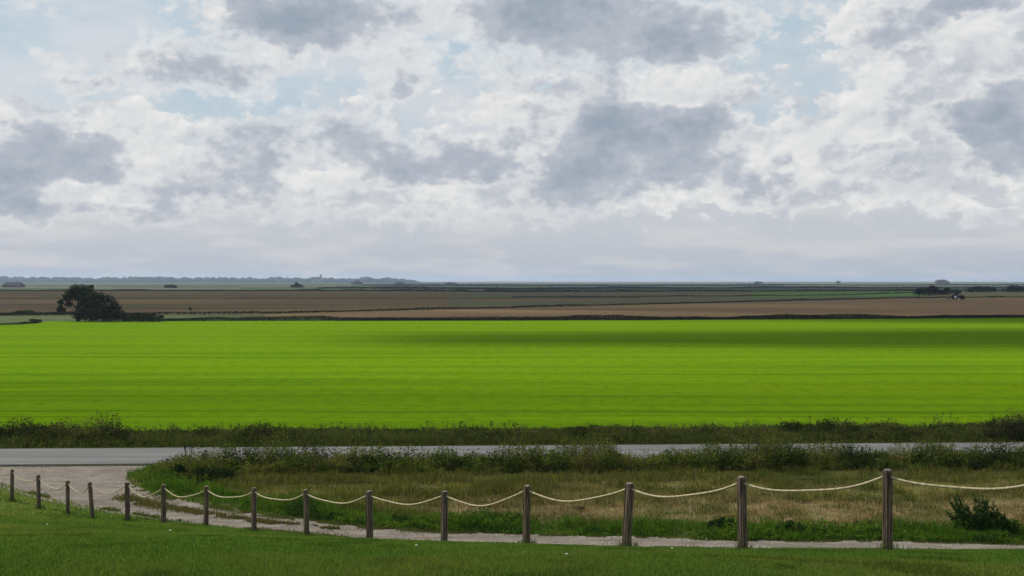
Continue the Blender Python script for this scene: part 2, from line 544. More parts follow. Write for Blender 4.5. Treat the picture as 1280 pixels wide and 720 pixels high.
# ------------------------------------------------------------------ the bright crop field and the fields behind it
def crop_b(T, pos):
    wob = T.v('MULTIPLY_ADD', T.v('SUBTRACT', T.noise(T.v('MULTIPLY', pos, (.03, .03, 1)), 1.0, 3, .5, True), (.5, .5, .5)), (0, 5, 0), pos)
    wob = T.v('MULTIPLY_ADD', T.v('SUBTRACT', T.noise(T.v('MULTIPLY', pos, (.4, .2, 1)), 1.0, 3, .5, True), (.5, .5, .5)), (0, .5, 0), wob)
    a = T.noise(T.v('MULTIPLY', wob, (.006, .22, 1)), 1.0, 5, .6)
    b = T.noise(T.v('MULTIPLY', wob, (.010, .75, 1)), 1.0, 6, .75)
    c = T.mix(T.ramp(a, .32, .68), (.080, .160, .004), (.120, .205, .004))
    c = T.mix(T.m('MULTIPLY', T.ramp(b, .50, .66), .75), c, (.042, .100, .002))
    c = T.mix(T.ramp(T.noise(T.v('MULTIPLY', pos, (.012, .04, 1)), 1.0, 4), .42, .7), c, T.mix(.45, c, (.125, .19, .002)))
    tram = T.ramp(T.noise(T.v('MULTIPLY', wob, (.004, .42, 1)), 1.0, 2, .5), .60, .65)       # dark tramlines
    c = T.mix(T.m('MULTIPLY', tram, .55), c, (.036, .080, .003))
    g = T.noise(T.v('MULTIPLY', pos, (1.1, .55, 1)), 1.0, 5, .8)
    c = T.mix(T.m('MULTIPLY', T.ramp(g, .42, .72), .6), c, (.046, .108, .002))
    return c, T.noise(T.v('MULTIPLY', pos, (.7, 3, 1)), 1.2, 5, .65), 0.25
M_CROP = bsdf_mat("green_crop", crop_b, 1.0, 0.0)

def poly_field(name, pts, z, mat):
    """flat sheet with its own corner points (world x, y)"""
    bm = bmesh.new()
    bm.faces.new([bm.verts.new((x, y, z)) for x, y in pts])
    bmesh.ops.triangulate(bm, faces=bm.faces)
    return tag(link(name, bm_mesh(name, bm), mat), kind='structure')

far_edge = [(-260, 181), at(0, 407), at(45, 405.5), at(62, 402.5), at(100, 402.5), at(640, 402), at(960, 400), at(1280, 398), (260, 214)]
ffx = [-260] + [p[0] for p in far_edge[1:-1]] + [260]
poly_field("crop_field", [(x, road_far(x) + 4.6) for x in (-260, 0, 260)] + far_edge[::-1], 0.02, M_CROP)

def field_mat(name, c0, c1, c2, sx=.004, sy=.06, sc=1.0):
    def b(T, pos):
        a = T.noise(T.v('MULTIPLY', pos, (sx, sy, 1)), sc, 6, .65)
        c = T.mix(T.ramp(a, .33, .67), c0, c1)
        k = T.noise(T.v('MULTIPLY', pos, (sx * 6, sy * 6, 1)), sc, 4, .65)
        c = T.mix(T.m('MULTIPLY', T.ramp(k, .5, .72), .6), c, c2)
        return c, T.noise(pos, .8, 5, .7), .4
    return bsdf_mat(name, b)

M_TAN = field_mat("stubble", (.140, .086, .040), (.180, .114, .056), (.095, .062, .028))
M_BROWN = field_mat("brown_pasture", (.116, .078, .030), (.150, .098, .042), (.074, .060, .020))
M_OLIVE = field_mat("olive_pasture", (.075, .078, .034), (.105, .098, .048), (.055, .062, .024))
M_MEADGREEN = field_mat("green_pasture", (.062, .125, .022), (.080, .150, .028), (.045, .085, .020))
M_DARKGREEN = field_mat("dark_pasture", (.020, .030, .020), (.030, .042, .025), (.042, .050, .030), .002, .012)
M_PALE = field_mat("pale_rough_grass", (.042, .064, .018), (.068, .082, .028), (.030, .042, .015))
M_FARGREEN = field_mat("far_pasture", (.036, .054, .022), (.055, .070, .030), (.026, .034, .020), .0012, .006)

def band(name, top, bot, z, mat):
    """field sheet between two edges given as photo sight lines that run on past the frame"""
    return poly_field(name, [at(px, py) for px, py in bot] + [at(px, py) for px, py in top][::-1], z, mat)

band("rough_strip", [(-500, 396), (0, 393), (200, 393.5), (420, 396), (640, 398)], [(-500, 409), (0, 407.5), (45, 406), (62, 403), (640, 402.2)], 0.0, M_PALE)
band("tan_field", [(330, 394), (470, 390.5), (640, 386.5), (960, 379), (1110, 374.5), (1500, 372.5)], [(330, 396.5), (640, 400), (960, 398.5), (1500, 397)], 0.012, M_TAN)
band("brown_field", [(-400, 366), (0, 364.5), (300, 364.5), (640, 367), (860, 371)], [(-400, 393), (0, 392), (200, 391.5), (330, 392.5), (640, 385), (860, 380)], 0.008, M_BROWN)
band("olive_field", [(560, 367.5), (800, 365.5), (1150, 364.5), (1150, 369)], [(560, 384), (640, 383), (860, 378.8), (1110, 372.8)], 0.03, M_OLIVE)
band("green_field", [(940, 366), (1160, 364.5)], [(940, 373.5), (1120, 371.8), (1160, 371)], 0.05, M_MEADGREEN)
band("far_field", [(-700, 354.2), (470, 354.2)], [(-700, 365), (0, 364), (470, 363.5)], 0.03, M_FARGREEN)
band("far_marsh", [(380, 354.0), (2100, 354.0)], [(380, 364.5), (640, 366), (960, 365), (2100, 365)], 0.02, M_DARKGREEN)
M_LIGHTSTRIP = field_mat("light_marsh", (.095, .100, .075), (.13, .13, .10), (.07, .075, .055), .001, .004)
for (x0, x1, y0, y1) in ((560, 900, 354.3, 355.6), (900, 1300, 355.0, 356.3), (980, 1330, 357.6, 358.6), (640, 830, 357.2, 357.8), (430, 610, 363.3, 364.6), (660, 900, 365.4, 366.0),
                         (120, 300, 361.5, 362.3), (-40, 140, 359.8, 360.6), (300, 420, 358.6, 359.2), (1190, 1400, 360.6, 361.6)):
    band("light_field", [(x0, y0), (x1, y0)], [(x0, y1), (x1, y1)], 0.10, M_LIGHTSTRIP)
for (y0, y1, x0, x1, mt) in ((367.6, 369.2, -80, 470, M_TAN), (371.0, 371.9, 40, 620, M_OLIVE), (377.0, 378.6, 150, 760, M_TAN), (381.5, 382.6, -60, 560, M_OLIVE), (386.2, 387.4, 120, 420, M_OLIVE), (369.4, 370.1, 640, 980, M_BROWN), (374.6, 375.8, 580, 860, M_BROWN)):
    band("field_strip", [(x0, y0), (x1, y0 - .6)], [(x0 + 14, y1), (x1 + 22, y1 - .9)], 0.06, mt)
band("sandy_patch", [(-60, 379), (95, 376), (95, 379)], [(-60, 389), (40, 389), (95, 381)], 0.022, M_TAN)

# ------------------------------------------------------------------ grass and herbs
def blades(name, x, y, h, w, lean, col, mat, z0=None, label=None, bend=0.35):
    n = len(x)
    z = ground_z(x, y) if z0 is None else z0
    a = RNG.uniform(0, 2 * np.pi, n)
    wx, wy = np.cos(a) * w / 2, np.sin(a) * w / 2
    b = RNG.uniform(0, 2 * np.pi, n)
    lx, ly = np.cos(b) * lean * h, np.sin(b) * lean * h
    V = np.empty((n, 6, 3), np.float32)
    V[:, 0] = np.c_[x - wx, y - wy, z - .03]
    V[:, 1] = np.c_[x + wx, y + wy, z - .03]
    mx, my, mz = x + lx * bend, y + ly * bend, z + h * .6
    V[:, 2] = np.c_[mx + wx * .8, my + wy * .8, mz]
    V[:, 3] = np.c_[mx - wx * .8, my - wy * .8, mz]
    tx, ty, tz = x + lx, y + ly, z + h * np.sqrt(np.clip(1 - lean ** 2 * .4, .3, 1))
    V[:, 4] = np.c_[tx + wx * .15, ty + wy * .15, tz]
    V[:, 5] = np.c_[tx - wx * .15, ty - wy * .15, tz]
    i = (np.arange(n) * 6)[:, None]
    F = np.concatenate([i + np.array([0, 1, 2, 3]), i + np.array([3, 2, 4, 5])], 0)
    C = np.repeat(col[:, None, :], 6, 1).reshape(-1, 3)
    return tag(link(name, np_mesh(name, V.reshape(-1, 3), F, C), mat), label, kind='stuff')

def pal(n, cols, wts=None, jit=.22):
    cols = np.array(cols, float)
    k = RNG.choice(len(cols), n, p=None if wts is None else np.array(wts) / sum(wts))
    c = cols[k] * RNG.uniform(1 - jit, 1 + jit, (n, 1)) * RNG.uniform(.93, 1.07, (n, 3))
    return c

def lerp_cols(a, b, t):
    return a * (1 - t[:, None]) + b * t[:, None]

def fan(n, d0, d1, margin=80, p=1.0):
    """n points on the ground as the place thins out with distance, over the width the place shows"""
    u = RNG.uniform(0, 1, n)
    y = d0 * (d1 / d0) ** u if p == 1.0 else d0 + (d1 - d0) * u
    x = RNG.uniform(-(640 + margin) / FPX, (640 + margin) / FPX, n) * y
    return x, y

# lawn: short mown blades, wider the farther they stand
x, y = fan(480000, 6.0, 40, 120)
k = y < edge_y(x) + .05 + .15 * (fbm(x * 2, y * 2, 5) - .5)
x, y = x[k], y[k]
h = (.014 + .016 * RNG.random(len(x)) + .020 * sm(fbm(x * .9, y * .9, 21), .5, .75) * RNG.random(len(x))) * (1 + .6 * sm(y, 14, 30))
near_edge = sm(y, edge_y(x) - .9, edge_y(x))
h = h * (1 + .25 * near_edge * RNG.random(len(x)))
c = lerp_cols(pal(len(x), [(.084, .158, .027), (.112, .186, .032), (.060, .120, .022)]), pal(len(x), [(.165, .195, .040), (.18, .18, .055), (.135, .185, .034)]),
              np.clip(sm(fbm(x * .35, y * .35, 33), .45, .75) * .7 + .35 * (RNG.random(len(x)) < .12), 0, 1))
dk = sm(fbm(x * 1.6, y * .9, 35, 3), .55, .70)                 # clover and plantain patches
c = c * (1 - .38 * dk * (RNG.random(len(x)) < .8))[:, None]
blades("lawn_grass", x, y, h, .0007 * y + .002, RNG.uniform(.2, .8, len(x)), c, M_GRASS, label="short mown grass covering the dike slope in the foreground")

# longer tufts left round the post feet
tx_ = np.concatenate([p[0] + RNG.normal(0, .09, 90) for p in POSTS]); ty_ = np.concatenate([p[1] + RNG.normal(0, .09, 90) for p in POSTS])
blades("post_tufts", tx_, ty_, RNG.uniform(.04, .15, len(tx_)), RNG.uniform(.006, .014, len(tx_)), RNG.uniform(.2, .9, len(tx_)),
       pal(len(tx_), [(.06, .11, .02), (.10, .12, .035), (.04, .07, .015)]), M_GRASS, label="longer grass tufts left round the feet of the fence posts")

# meadow beyond the path: lush margin, dry middle, rough grass by the roadside weeds
def meadow_ok(x, y):
    return (~in_path(x, y)) & (y > far_y(x) - .05) & (x > MX0 - 2.2) & (y < road_near(x) - .15)

x, y = fan(300000, 28.7, 43.6, 220, 0)
w = .18 * (fbm(x * 1.3, y * 1.3, 9) - .5)
k = meadow_ok(x, y)
x, y = x[k], y[k]
px = px_of(x, y)
dpath = y - far_y(x)                  # metres beyond the far rim of the path
n1 = fbm(x * .45, y * .9, 41); n2 = fbm(x * 1.4, y * 2.2, 43); n3 = fbm(x * .18, y * .5, 47)
lushw = np.interp(px, [150, 300, 430, 700, 1280], [3.5, 2.0, 2.2, 1.7, 1.9])
lush = 1 - sm(dpath + (n1 - .5) * 2.2, lushw - .45, lushw + .45)
dry = sm(px + (n3 - .5) * 420, 460, 820) * (.35 + .65 * sm(n1, .40, .60)) * sm(-(y + (n1 - .5) * 3), -39.4, -37.4) * (1 - lush)
brown = sm(px + (n3 - .5) * 200, 430, 600) * (1 - lush) * sm(-(y + (n1 - .5) * 2.4), -35.6, -34.0)
pa = sm(fbm(x * .30, y * .75, 141, 3), .42, .62)
N = len(x)
c_l = pal(N, [(.062, .140, .012), (.044, .105, .012), (.095, .155, .016), (.030, .070, .012)])
c_r = pal(N, [(.120, .130, .024), (.165, .145, .040), (.070, .100, .018), (.20, .165, .060)])
c_d = pal(N, [(.26, .215, .100), (.32, .265, .130), (.20, .18, .068), (.14, .15, .038)])
c_b = pal(N, [(.25, .150, .085), (.29, .19, .11), (.19, .115, .068), (.33, .25, .15)])
c = lerp_cols(c_r, c_d, np.clip(dry * (.45 + 1.1 * (n2 - .2)), 0, 1))
c = lerp_cols(c, c_b, np.clip(brown * 1.1, 0, .92))
c = c * (.80 + .42 * pa)[:, None]
c = lerp_cols(c, pal(N, [(.075, .115, .018), (.06, .09, .016)]), .65 * sm(fbm(x * .4, y * .9, 143, 3), .56, .68) * (1 - lush))
c = lerp_cols(c, c_l, np.clip(lush * (.6 + .8 * n2), 0, 1))
tus = sm(fbm(x * 1.1, y * 1.8, 49, 3), .47, .66)
h = .05 + .10 * n2 * RNG.random(N) + .09 * lush * n2 + (.34) * tus * (1 - .6 * brown) * RNG.random(N)
c = lerp_cols(c, pal(N, [(.040, .055, .012), (.065, .085, .016), (.085, .080, .025)]), .75 * tus * (1 - lush) * (RNG.random(N) < .7))
h = h * (1 - .35 * brown) * (.45 + .55 * sm(dpath, 0, .8))
keep = RNG.random(N) < (1 - .35 * brown) * (.25 + .75 * sm(n2, .3, .55) + .3 * lush + .4 * tus)
blades("meadow_grass", x[keep], y[keep], h[keep], RNG.uniform(.008, .024, keep.sum()), RNG.uniform(.15, .95, keep.sum()), c[keep], M_GRASS,
       label="rough meadow grass, green by the path and dry and brown farther back")
# grass strip between the two wheel tracks of the path, and tufts creeping in from its rims
med = np.array([at(px, py) for px, py in [(150, 622), (175, 629), (205, 634.5), (257, 643), (317, 652), (370, 657.5), (440, 664)]])
t = RNG.uniform(0, 1, 9000)
mx = np.interp(t * (len(med) - 1), np.arange(len(med)), med[:, 0]); my = np.interp(t * (len(med) - 1), np.arange(len(med)), med[:, 1])
my = my + RNG.normal(0, .26, len(t)) * np.clip(1.1 - t, .25, 1); mx = mx + RNG.normal(0, .15, len(t))
k = fbm(mx * 1.5, my * 1.5, 53) > .36 + .25 * sm(t, .7, 1)
mx, my = mx[k], my[k]
blades("median_grass", mx, my, RNG.uniform(.02, .07, len(mx)), RNG.uniform(.012, .03, len(mx)), RNG.uniform(.2, 1, len(mx)),
       pal(len(mx), [(.12, .105, .045), (.09, .11, .026), (.10, .08, .04)]), M_GRASS, label="worn brownish grass strip between the wheel tracks of the path")

x = RNG.uniform(-16, 16, 60000)
far_side = RNG.random(60000) < .6
y = np.where(far_side, far_y(x) - RNG.gamma(1.0, .13, 60000) * (1 - .7 * sm(x, -6, 2)), edge_y(x) + RNG.gamma(1.0, .10, 60000) * (1 - .75 * sm(x, -6, 2)))
k = (fbm(x * 1.7, y * 1.7, 57) > .5) & (x > np.where(far_side, MX0, -17))
x, y = x[k], y[k]
blades("rim_grass", x, y, RNG.uniform(.015, .065, len(x)) * (1 - .6 * sm(x, -4, 4)), RNG.uniform(.008, .02, len(x)), RNG.uniform(.2, 1, len(x)),
       pal(len(x), [(.06, .11, .018), (.10, .11, .03), (.13, .11, .05)]), M_GRASS, label="thin grass creeping in over the rims of the gravel track")

def herb_mesh(name, P, hgt, nleaf, lsize, cols, spread=.35, droop=.5, wts=None, stalk=(.06, .055, .03)):
    """plants: a thin stalk each with leaves set along it"""
    n = len(P)
    Vs, Cs = [], []
    # each plant has a colour of its own and neighbours of one kind grow together
    cc = np.array(cols, float)
    f = fbm(P[:, 0] * 1.1, P[:, 1] * 1.6, 131, 3)
    order = np.argsort(cc.sum(1))
    rank = np.clip((f - .28) / .44 + RNG.normal(0, .22, n), 0, .999)
    pcol = cc[order][(rank * len(cc)).astype(int)] * RNG.uniform(.8, 1.2, (n, 1))
    for rep in range(nleaf):
        t = RNG.uniform(.12, 1.0, n)
        a = RNG.uniform(0, 2 * np.pi, n)
        r0 = RNG.uniform(0, spread, n) * hgt * (1.1 - .6 * t)
        base = P + np.c_[np.cos(a) * r0, np.sin(a) * r0, hgt * t * .95]
        L = lsize * RNG.uniform(.5, 1.35, n)
        el_ = RNG.uniform(-droop, 1.0, n)
        d = np.c_[np.cos(a) * np.cos(el_), np.sin(a) * np.cos(el_), np.sin(el_)]
        rnd = RNG.normal(0, 1, (n, 3))
        s = np.cross(d, rnd); s /= np.linalg.norm(s, axis=1, keepdims=True) + 1e-9
        wd = (L * RNG.uniform(.18, .36, n))[:, None]
        tip = base + d * L[:, None]
        mid = base + d * (L * .45)[:, None]
        Vs.append(np.stack([base, mid + s * wd, tip, mid - s * wd], 1))
        Cs.append(np.repeat((pcol * RNG.uniform(.8, 1.22, (n, 1)))[:, None, :], 4, 1))
    a = RNG.uniform(0, np.pi, n)
    sw = np.c_[np.cos(a), np.sin(a), 0 * a] * .006
    lean = RNG.normal(0, .10, (n, 2)) * hgt[:, None]
    top = P + np.c_[lean, hgt]
    low = P - np.array([0, 0, .04])
    Vs.append(np.stack([low - sw, low + sw, top + sw * .5, top - sw * .5], 1))
    Cs.append(np.repeat(pal(n, [stalk])[:, None, :], 4, 1))
    V = np.concatenate(Vs).reshape(-1, 3); C = np.concatenate(Cs).reshape(-1, 3)
    return np_mesh(name, V, np.arange(len(V)).reshape(-1, 4), C)

def herbs(name, x, y, hgt, nleaf, lsize, cols, label, mat=None, z=None, **kw):
    P = np.c_[x, y, ground_z(x, y) if z is None else z]
    return tag(link(name, herb_mesh(name, P, hgt, nleaf, lsize, cols, **kw), mat or M_LEAF), label, kind='stuff')

GREENS = [(.062, .100, .016), (.036, .064, .011), (.100, .132, .022), (.120, .112, .034), (.020, .034, .009)]
# roadside weeds on the near side of the road
n = 9000
x = RNG.uniform(-13.2, 28, n); yo = RNG.beta(1.6, 1.4, n) * 2.5
y = road_near(x) - .15 - yo
px = px_of(x, y)
clump = fbm(x * .8, y * 1.4, 61) * .65 + .35 * fbm(x * .22, y * .6, 62)
rag = .78 + .55 * sm(.6 * vnoise(x * 1.4, x * 0 + 1, 311) + .4 * vnoise(x * .3, x * 0, 312), .22, .8)
tall = rag * np.interp(px, [215, 240, 300, 390, 450, 640, 830, 870, 960, 1060, 1095, 1130, 1180, 1280], [.25, .72, .74, .72, .69, .69, .68, .78, .86, .84, .66, .64, .68, .66])
h = tall * (.22 + 1.25 * sm(clump, .28, .72)) * RNG.uniform(.5, 1.2, n) * (1 - .35 * sm(yo, 1.6, 2.5))
k = (~in_path(x, y)) & (clump > .27)
herbs("roadside_weeds", x[k], y[k], h[k], 15, .085, GREENS, "tangled green weeds lining the near side of the road", spread=.30)
# flowering stems standing above them
n = 700
x = RNG.uniform(-12.2, 28, n); y = road_near(x) - .15 - RNG.uniform(0, 2.2, n)
k = fbm(x * .8, y * .8, 67) > .48
x, y = x[k], y[k]
herbs("seed_stems", x, y, RNG.uniform(.35, .68, len(x)), 7, .05, [(.12, .105, .05), (.09, .07, .03), (.06, .07, .025)], "thin seeded stems rising out of the roadside weeds", spread=.06)
# the lush broad leaves along the far rim of the path
n = 5200
x = RNG.uniform(-12.5, 19, n)
y = far_y(x) + RNG.beta(1.3, 1.6, n) * np.interp(px_of(x, far_y(x)), [150, 300, 430, 700, 1280], [4.0, 2.2, 2.2, 1.6, 1.9])
cl = fbm(x * .8, y * 1.1, 71)
k = (~in_path(x, y)) & (cl > .40) & (y < road_near(x) - .4)
x, y, cl = x[k], y[k], cl[k]
herbs("path_herbs", x, y, (.08 + .30 * sm(cl, .4, .75)) * RNG.uniform(.5, 1.2, len(x)) * (.5 + .5 * sm(y - far_y(x), .1, .9)), 12, .07,
      [(.062, .130, .014), (.040, .092, .014), (.095, .150, .018), (.022, .050, .012)], "low broad leaved herbs along the far side of the path", spread=.42)
# dry seed heads and docks scattered over the meadow
n = 2600
x = RNG.uniform(-10, 20, n); y = RNG.uniform(31.5, 40.5, n)
cl = fbm(x * .6, y * .9, 77)
k = (cl > .5) & (y > far_y(x) + 1.2)
x, y = x[k], y[k]
herbs("meadow_herbs", x, y, RNG.uniform(.10, .32, len(x)), 8, .05, [(.15, .115, .05), (.10, .085, .03), (.085, .095, .028), (.19, .15, .08)],
      "dry brown seed heads scattered over the meadow", spread=.22)
# tall verge of herbs between the road and the crop
n = 15000
x = RNG.uniform(-30, 32, n); yo = RNG.beta(1.35, 1.3, n) * 4.6
y = road_far(x) + .35 + yo
px = px_of(x, y)
clump = .6 * fbm(x * .75, y * .9, 81) + .4 * fbm(x * .2, y * .4, 82)
tall = np.interp(px, [-40, 60, 160, 250, 330, 500, 640, 800, 980, 1100, 1180, 1240, 1330], [.80, .74, .62, .52, .44, .38, .34, .38, .44, .52, .58, .70, .85])
rag = .66 + .55 * sm(.6 * vnoise(x * 2.1, x * 0 + 1, 301) + .4 * vnoise(x * .4, x * 0, 302), .2, .8)
h = tall * rag * (.15 + 1.3 * sm(clump, .30, .72)) * RNG.uniform(.45, 1.25, n) * sm(yo, -.3, 1.2) * (1 - .6 * sm(yo, 2.0, 4.4))
k = clump > .25
herbs("verge_herbs", x[k], y[k], np.maximum(h[k], .08), 16, .10, [(.052, .078, .016), (.032, .052, .012), (.086, .105, .026), (.095, .080, .034), (.018, .028, .009), (.042, .036, .018)],
      "dense dark herbs and grasses between the road and the green crop", z=np.full(k.sum(), .0), spread=.28)
n = 1300
x = RNG.uniform(-30, 32, n); y = road_far(x) + RNG.uniform(1.0, 4.9, n)
k = fbm(x * .9, y * .9, 83) > .53
x, y = x[k], y[k]
tl = np.interp(px_of(x, y), [-40, 160, 300, 900, 1150, 1330], [.95, .8, .62, .6, .72, 1.0])
herbs("verge_stems", x, y, tl * RNG.uniform(.5, 1.05, len(x)), 16, .09, [(.055, .05, .024), (.03, .038, .014), (.085, .075, .038)], "tall seeded stems standing out of the verge herbs",
      z=np.full(len(x), 0.), spread=.07)
x = RNG.uniform(-30, 34, 80000); y = road_far(x) - .06 + RNG.gamma(1.3, 1.5, 80000)
k = y < road_far(x) + 5.0
x, y = x[k], y[k]
blades("verge_grass", x, y, RNG.uniform(.10, .48, len(x)) * (.22 + .78 * sm(y - road_far(x), 0, 1.0)) * (.5 + .9 * fbm(x * .9, y * .9, 87)), RNG.uniform(.012, .03, len(x)), RNG.uniform(.2, .9, len(x)),
       pal(len(x), [(.055, .090, .016), (.090, .105, .028), (.035, .055, .013), (.11, .10, .04)]), M_GRASS, z0=np.zeros(len(x)), label="long grass along the far edge of the road")
# ------------------------------------------------------------------ posts and ropes of the fence
def wood_b(T, pos):
    st = T.v('MULTIPLY', pos, (38, 38, 2.2))
    a = T.noise(st, 1.0, 5, .65)
    c = T.mix(T.ramp(a, .35, .68), (.082, .060, .043), (.200, .155, .118))
    c = T.mix(T.ramp(T.noise(pos, 3.0, 3), .5, .75), c, (.10, .095, .085))
    low = T.n('ShaderNodeSeparateXYZ'); T.put(low.inputs[0], pos)
    c = T.mix(T.m('MULTIPLY', T.ramp(low.outputs[2], .22, .0), .6), c, (.05, .052, .03))
    crack = T.ramp(T.noise(T.v('MULTIPLY', pos, (52, 52, .9)), 1.0, 2, .5), .55, .60)
    c = T.mix(crack, c, (.02, .016, .013))
    return c, a, .01
M_WOOD = bsdf_mat("weathered_wood", wood_b)
M_WOODCAP = m_plain("weathered_end_grain", (.19, .165, .135), .9, .4, 40)
def rope_b(T, pos):
    return vary(T, pos, ((.30, .25, .15), (.46, .40, .27)), 30), T.noise(pos, 160, 2), .004
M_ROPE = bsdf_mat("hemp_rope", rope_b)

fence_dir = []
for i in range(len(POSTS)):
    a, b = POSTS[max(0, i - 1)], POSTS[min(len(POSTS) - 1, i + 1)]
    fence_dir.append(math.atan2(b[1] - a[1], b[0] - a[0]))

def post_mesh(h, w, seed):
    r = random.Random(seed)
    bm = bmesh.new()
    rings = []
    levels = [-.25, 0, .12, h * .3, h * .55, h * .8, h - .018, h]
    for li, z in enumerate(levels):
        s = w / 2 * (1.0 if z < h - .01 else .80)
        ch = s * (.22 if z < h - .01 else .3)
        ring = []
        for k in range(4):
            for (dx, dy) in (((s, -s + ch)), ((s, s - ch))):
                q = k * math.pi / 2
                X = dx * math.cos(q) - dy * math.sin(q) + r.uniform(-1, 1) * .003
                Y = dx * math.sin(q) + dy * math.cos(q) + r.uniform(-1, 1) * .003
                ring.append(bm.verts.new((X, Y, z + (r.uniform(-.006, .006) if li >= 6 else 0))))
        rings.append(ring)
    for a, b in zip(rings, rings[1:]):
        for k in range(8):
            bm.faces.new((a[k], a[(k + 1) % 8], b[(k + 1) % 8], b[k]))
    bm.faces.new(rings[-1])
    bm.faces.new(rings[0][::-1])
    me = bm_mesh("post", bm)
    me.materials.append(M_WOOD); me.materials.append(M_WOODCAP)
    for p in me.polygons:
        if p.normal.z > .8 and p.center.z > h - .05:
            p.material_index = 1
    return me

ORD = ["", "nearest and tallest grey wooden post at the right end of the rope fence", "second post of the rope fence from the right, straight grey brown wood",
       "leaning cracked post, third from the right of the rope fence", "fourth post from the right, slim weathered wood in front of dry brown meadow",
       "fifth post from the right of the rope fence, square light topped wood", "sixth post from the right, dark grey wood before the green path margin",
       "seventh post from the right, thin brown post with a dark foot at the path edge", "eighth post from the right, brown wood where the path begins to bend",
       "ninth post from the right, dark post below the dark hollow in the weeds", "tenth post from the right, beside the tip of the grass strip in the path",
       "fifth post from the left, dark topped wood at the path bend", "fourth post from the left, leaning slightly to the left", "third post from the left of the rope fence, thin and straight",
       "second post from the left, thin dark wood on the lawn rim", "leftmost visible post of the rope fence, small and dark by the gravel junction", ""]
LEAN = {3: .055, 4: .012, 5: .012, 11: -.012, 12: -.075, 9: .01, 7: -.02, 14: -.02}
WID = [.112, .108, .112, .118, .108, .108, .118, .098, .105, .102, .108, .108, .10, .098, .098, .095, .1]
post_top = []
GP = "posts of the rope fence"
for i, (x, y, z, h) in enumerate(POSTS):
    zg = float(ground_z(x, y))
    hh = z + h - zg
    me = post_mesh(hh, WID[i] * .92, 100 + i)
    o = link("wooden_post", me)
    o.location = (x, y, zg)
    ln = LEAN.get(i, random.uniform(-.022, .022))
    o.rotation_euler = (random.uniform(-.012, .012), ln, fence_dir[i] + R(8) + random.uniform(-.12, .12))
    o.rotation_mode = 'XYZ'
    # lean in the camera's left-right sense whatever the post's own turn
    o.matrix_world = Matrix.Translation((x, y, zg)) @ Matrix.Rotation(ln, 4, 'Y') @ Matrix.Rotation(fence_dir[i] + R(8) + random.uniform(-.12, .12), 4, 'Z')
    lab = ORD[i] or ("grey wooden post at the far right, beyond the tallest post" if i == 0 else "wooden post at the far left, beyond the leftmost visible post")
    tag(o, lab, "fence post", GP)
    post_top.append(Vector((x + math.sin(ln) * (hh - .09), y, zg + hh - .09)))

def tube(bm, pts, rad, seg=8, twist=0):
    rings = []
    for i, p in enumerate(pts):
        d = (pts[min(i + 1, len(pts) - 1)] - pts[max(i - 1, 0)]).normalized()
        s = d.cross(Vector((0, 0, 1))).normalized()
        u = s.cross(d)
        rr = rad[i] if isinstance(rad, (list, tuple)) else rad
        ring = []
        for k in range(seg):
            a = 2 * math.pi * k / seg + twist * i
            lobe = 1 + (.06 * math.cos(3 * (2 * math.pi * k / seg)) if twist else 0)
            ring.append(bm.verts.new(p + (s * math.cos(a) + u * math.sin(a)) * rr * lobe))
        rings.append(ring)
    for a, b in zip(rings, rings[1:]):
        for k in range(seg):
            bm.faces.new((a[k], a[(k + 1) % seg], b[(k + 1) % seg], b[k]))
    bm.faces.new(rings[0][::-1]); bm.faces.new(rings[-1])

SAG = [.15, .15, .15, .17, .19, .15, .17, .17, .17, .20, .24, .21, .22, .24, .20, .18]
NM = ["the far right post", "the tallest post", "the second post from the right", "the leaning cracked post", "the fourth post from the right", "the fifth post from the right", "the sixth post from the right",
      "the seventh post from the right", "the eighth post from the right", "the ninth post from the right", "the tenth post from the right", "the fifth post from the left",
      "the fourth post from the left", "the third post from the left", "the second post from the left", "the leftmost visible post", "the far left post"]
for i in range(len(POSTS) - 1):
    a, b = post_top[i], post_top[i + 1]
    d = (b - a)
    dn = Vector((d.x, d.y, 0)).normalized()
    a2, b2 = a + dn * (WID[i] / 2 - .01), b - dn * (WID[i + 1] / 2 - .01)
    org = (a2 + b2) / 2
    pts = []
    nseg = 60
    for k in range(nseg + 1):
        t = k / nseg
        p = a2.lerp(b2, t)
        p.z -= SAG[i] * 4 * t * (1 - t) * (1 + .12 * math.sin(7 * t + i))
        pts.append(p - org)
    bm = bmesh.new()
    tube(bm, pts, .0155, 9, .55)
    o = link("rope", bm_mesh("rope", bm, True), M_ROPE)
    o.location = org
    lab = ("rope between %s and %s" % (NM[i], NM[i + 1])) if i else "cream rope running out of the picture from the tallest post"
    if i == len(POSTS) - 2:
        lab = "cream rope running out of the picture from the leftmost visible post"
    tag(o, lab, "rope", "ropes strung between the fence posts")

# daisies in the lawn
bm = bmesh.new()
for k in range(9):
    a = k * 2 * math.pi / 9
    q = [Vector((.006, -.004, .045)), Vector((.026, -.006, .052)), Vector((.030, .0, .054)), Vector((.026, .006, .052)), Vector((.006, .004, .045))]
    rt = Matrix.Rotation(a, 3, 'Z')
    bm.faces.new([bm.verts.new(rt @ v) for v in q])
me_pet = bm_mesh("petals", bm); me_pet.materials.append(m_plain("white_petal", (.72, .72, .66), .7, .05))
bm = bmesh.new()
bmesh.ops.create_uvsphere(bm, u_segments=8, v_segments=5, radius=.008)
for v in bm.verts: v.co.z = v.co.z * .6 + .048
me_eye = bm_mesh("flower_eye", bm); me_eye.materials.append(m_plain("yellow_eye", (.6, .42, .04)))
bm = bmesh.new()
tube(bm, [Vector((0, 0, -.03)), Vector((.003, 0, .02)), Vector((0, 0, .046))], .0016, 5)
me_st = bm_mesh("stem", bm); me_st.materials.append(m_plain("flower_stem", (.05, .09, .02)))
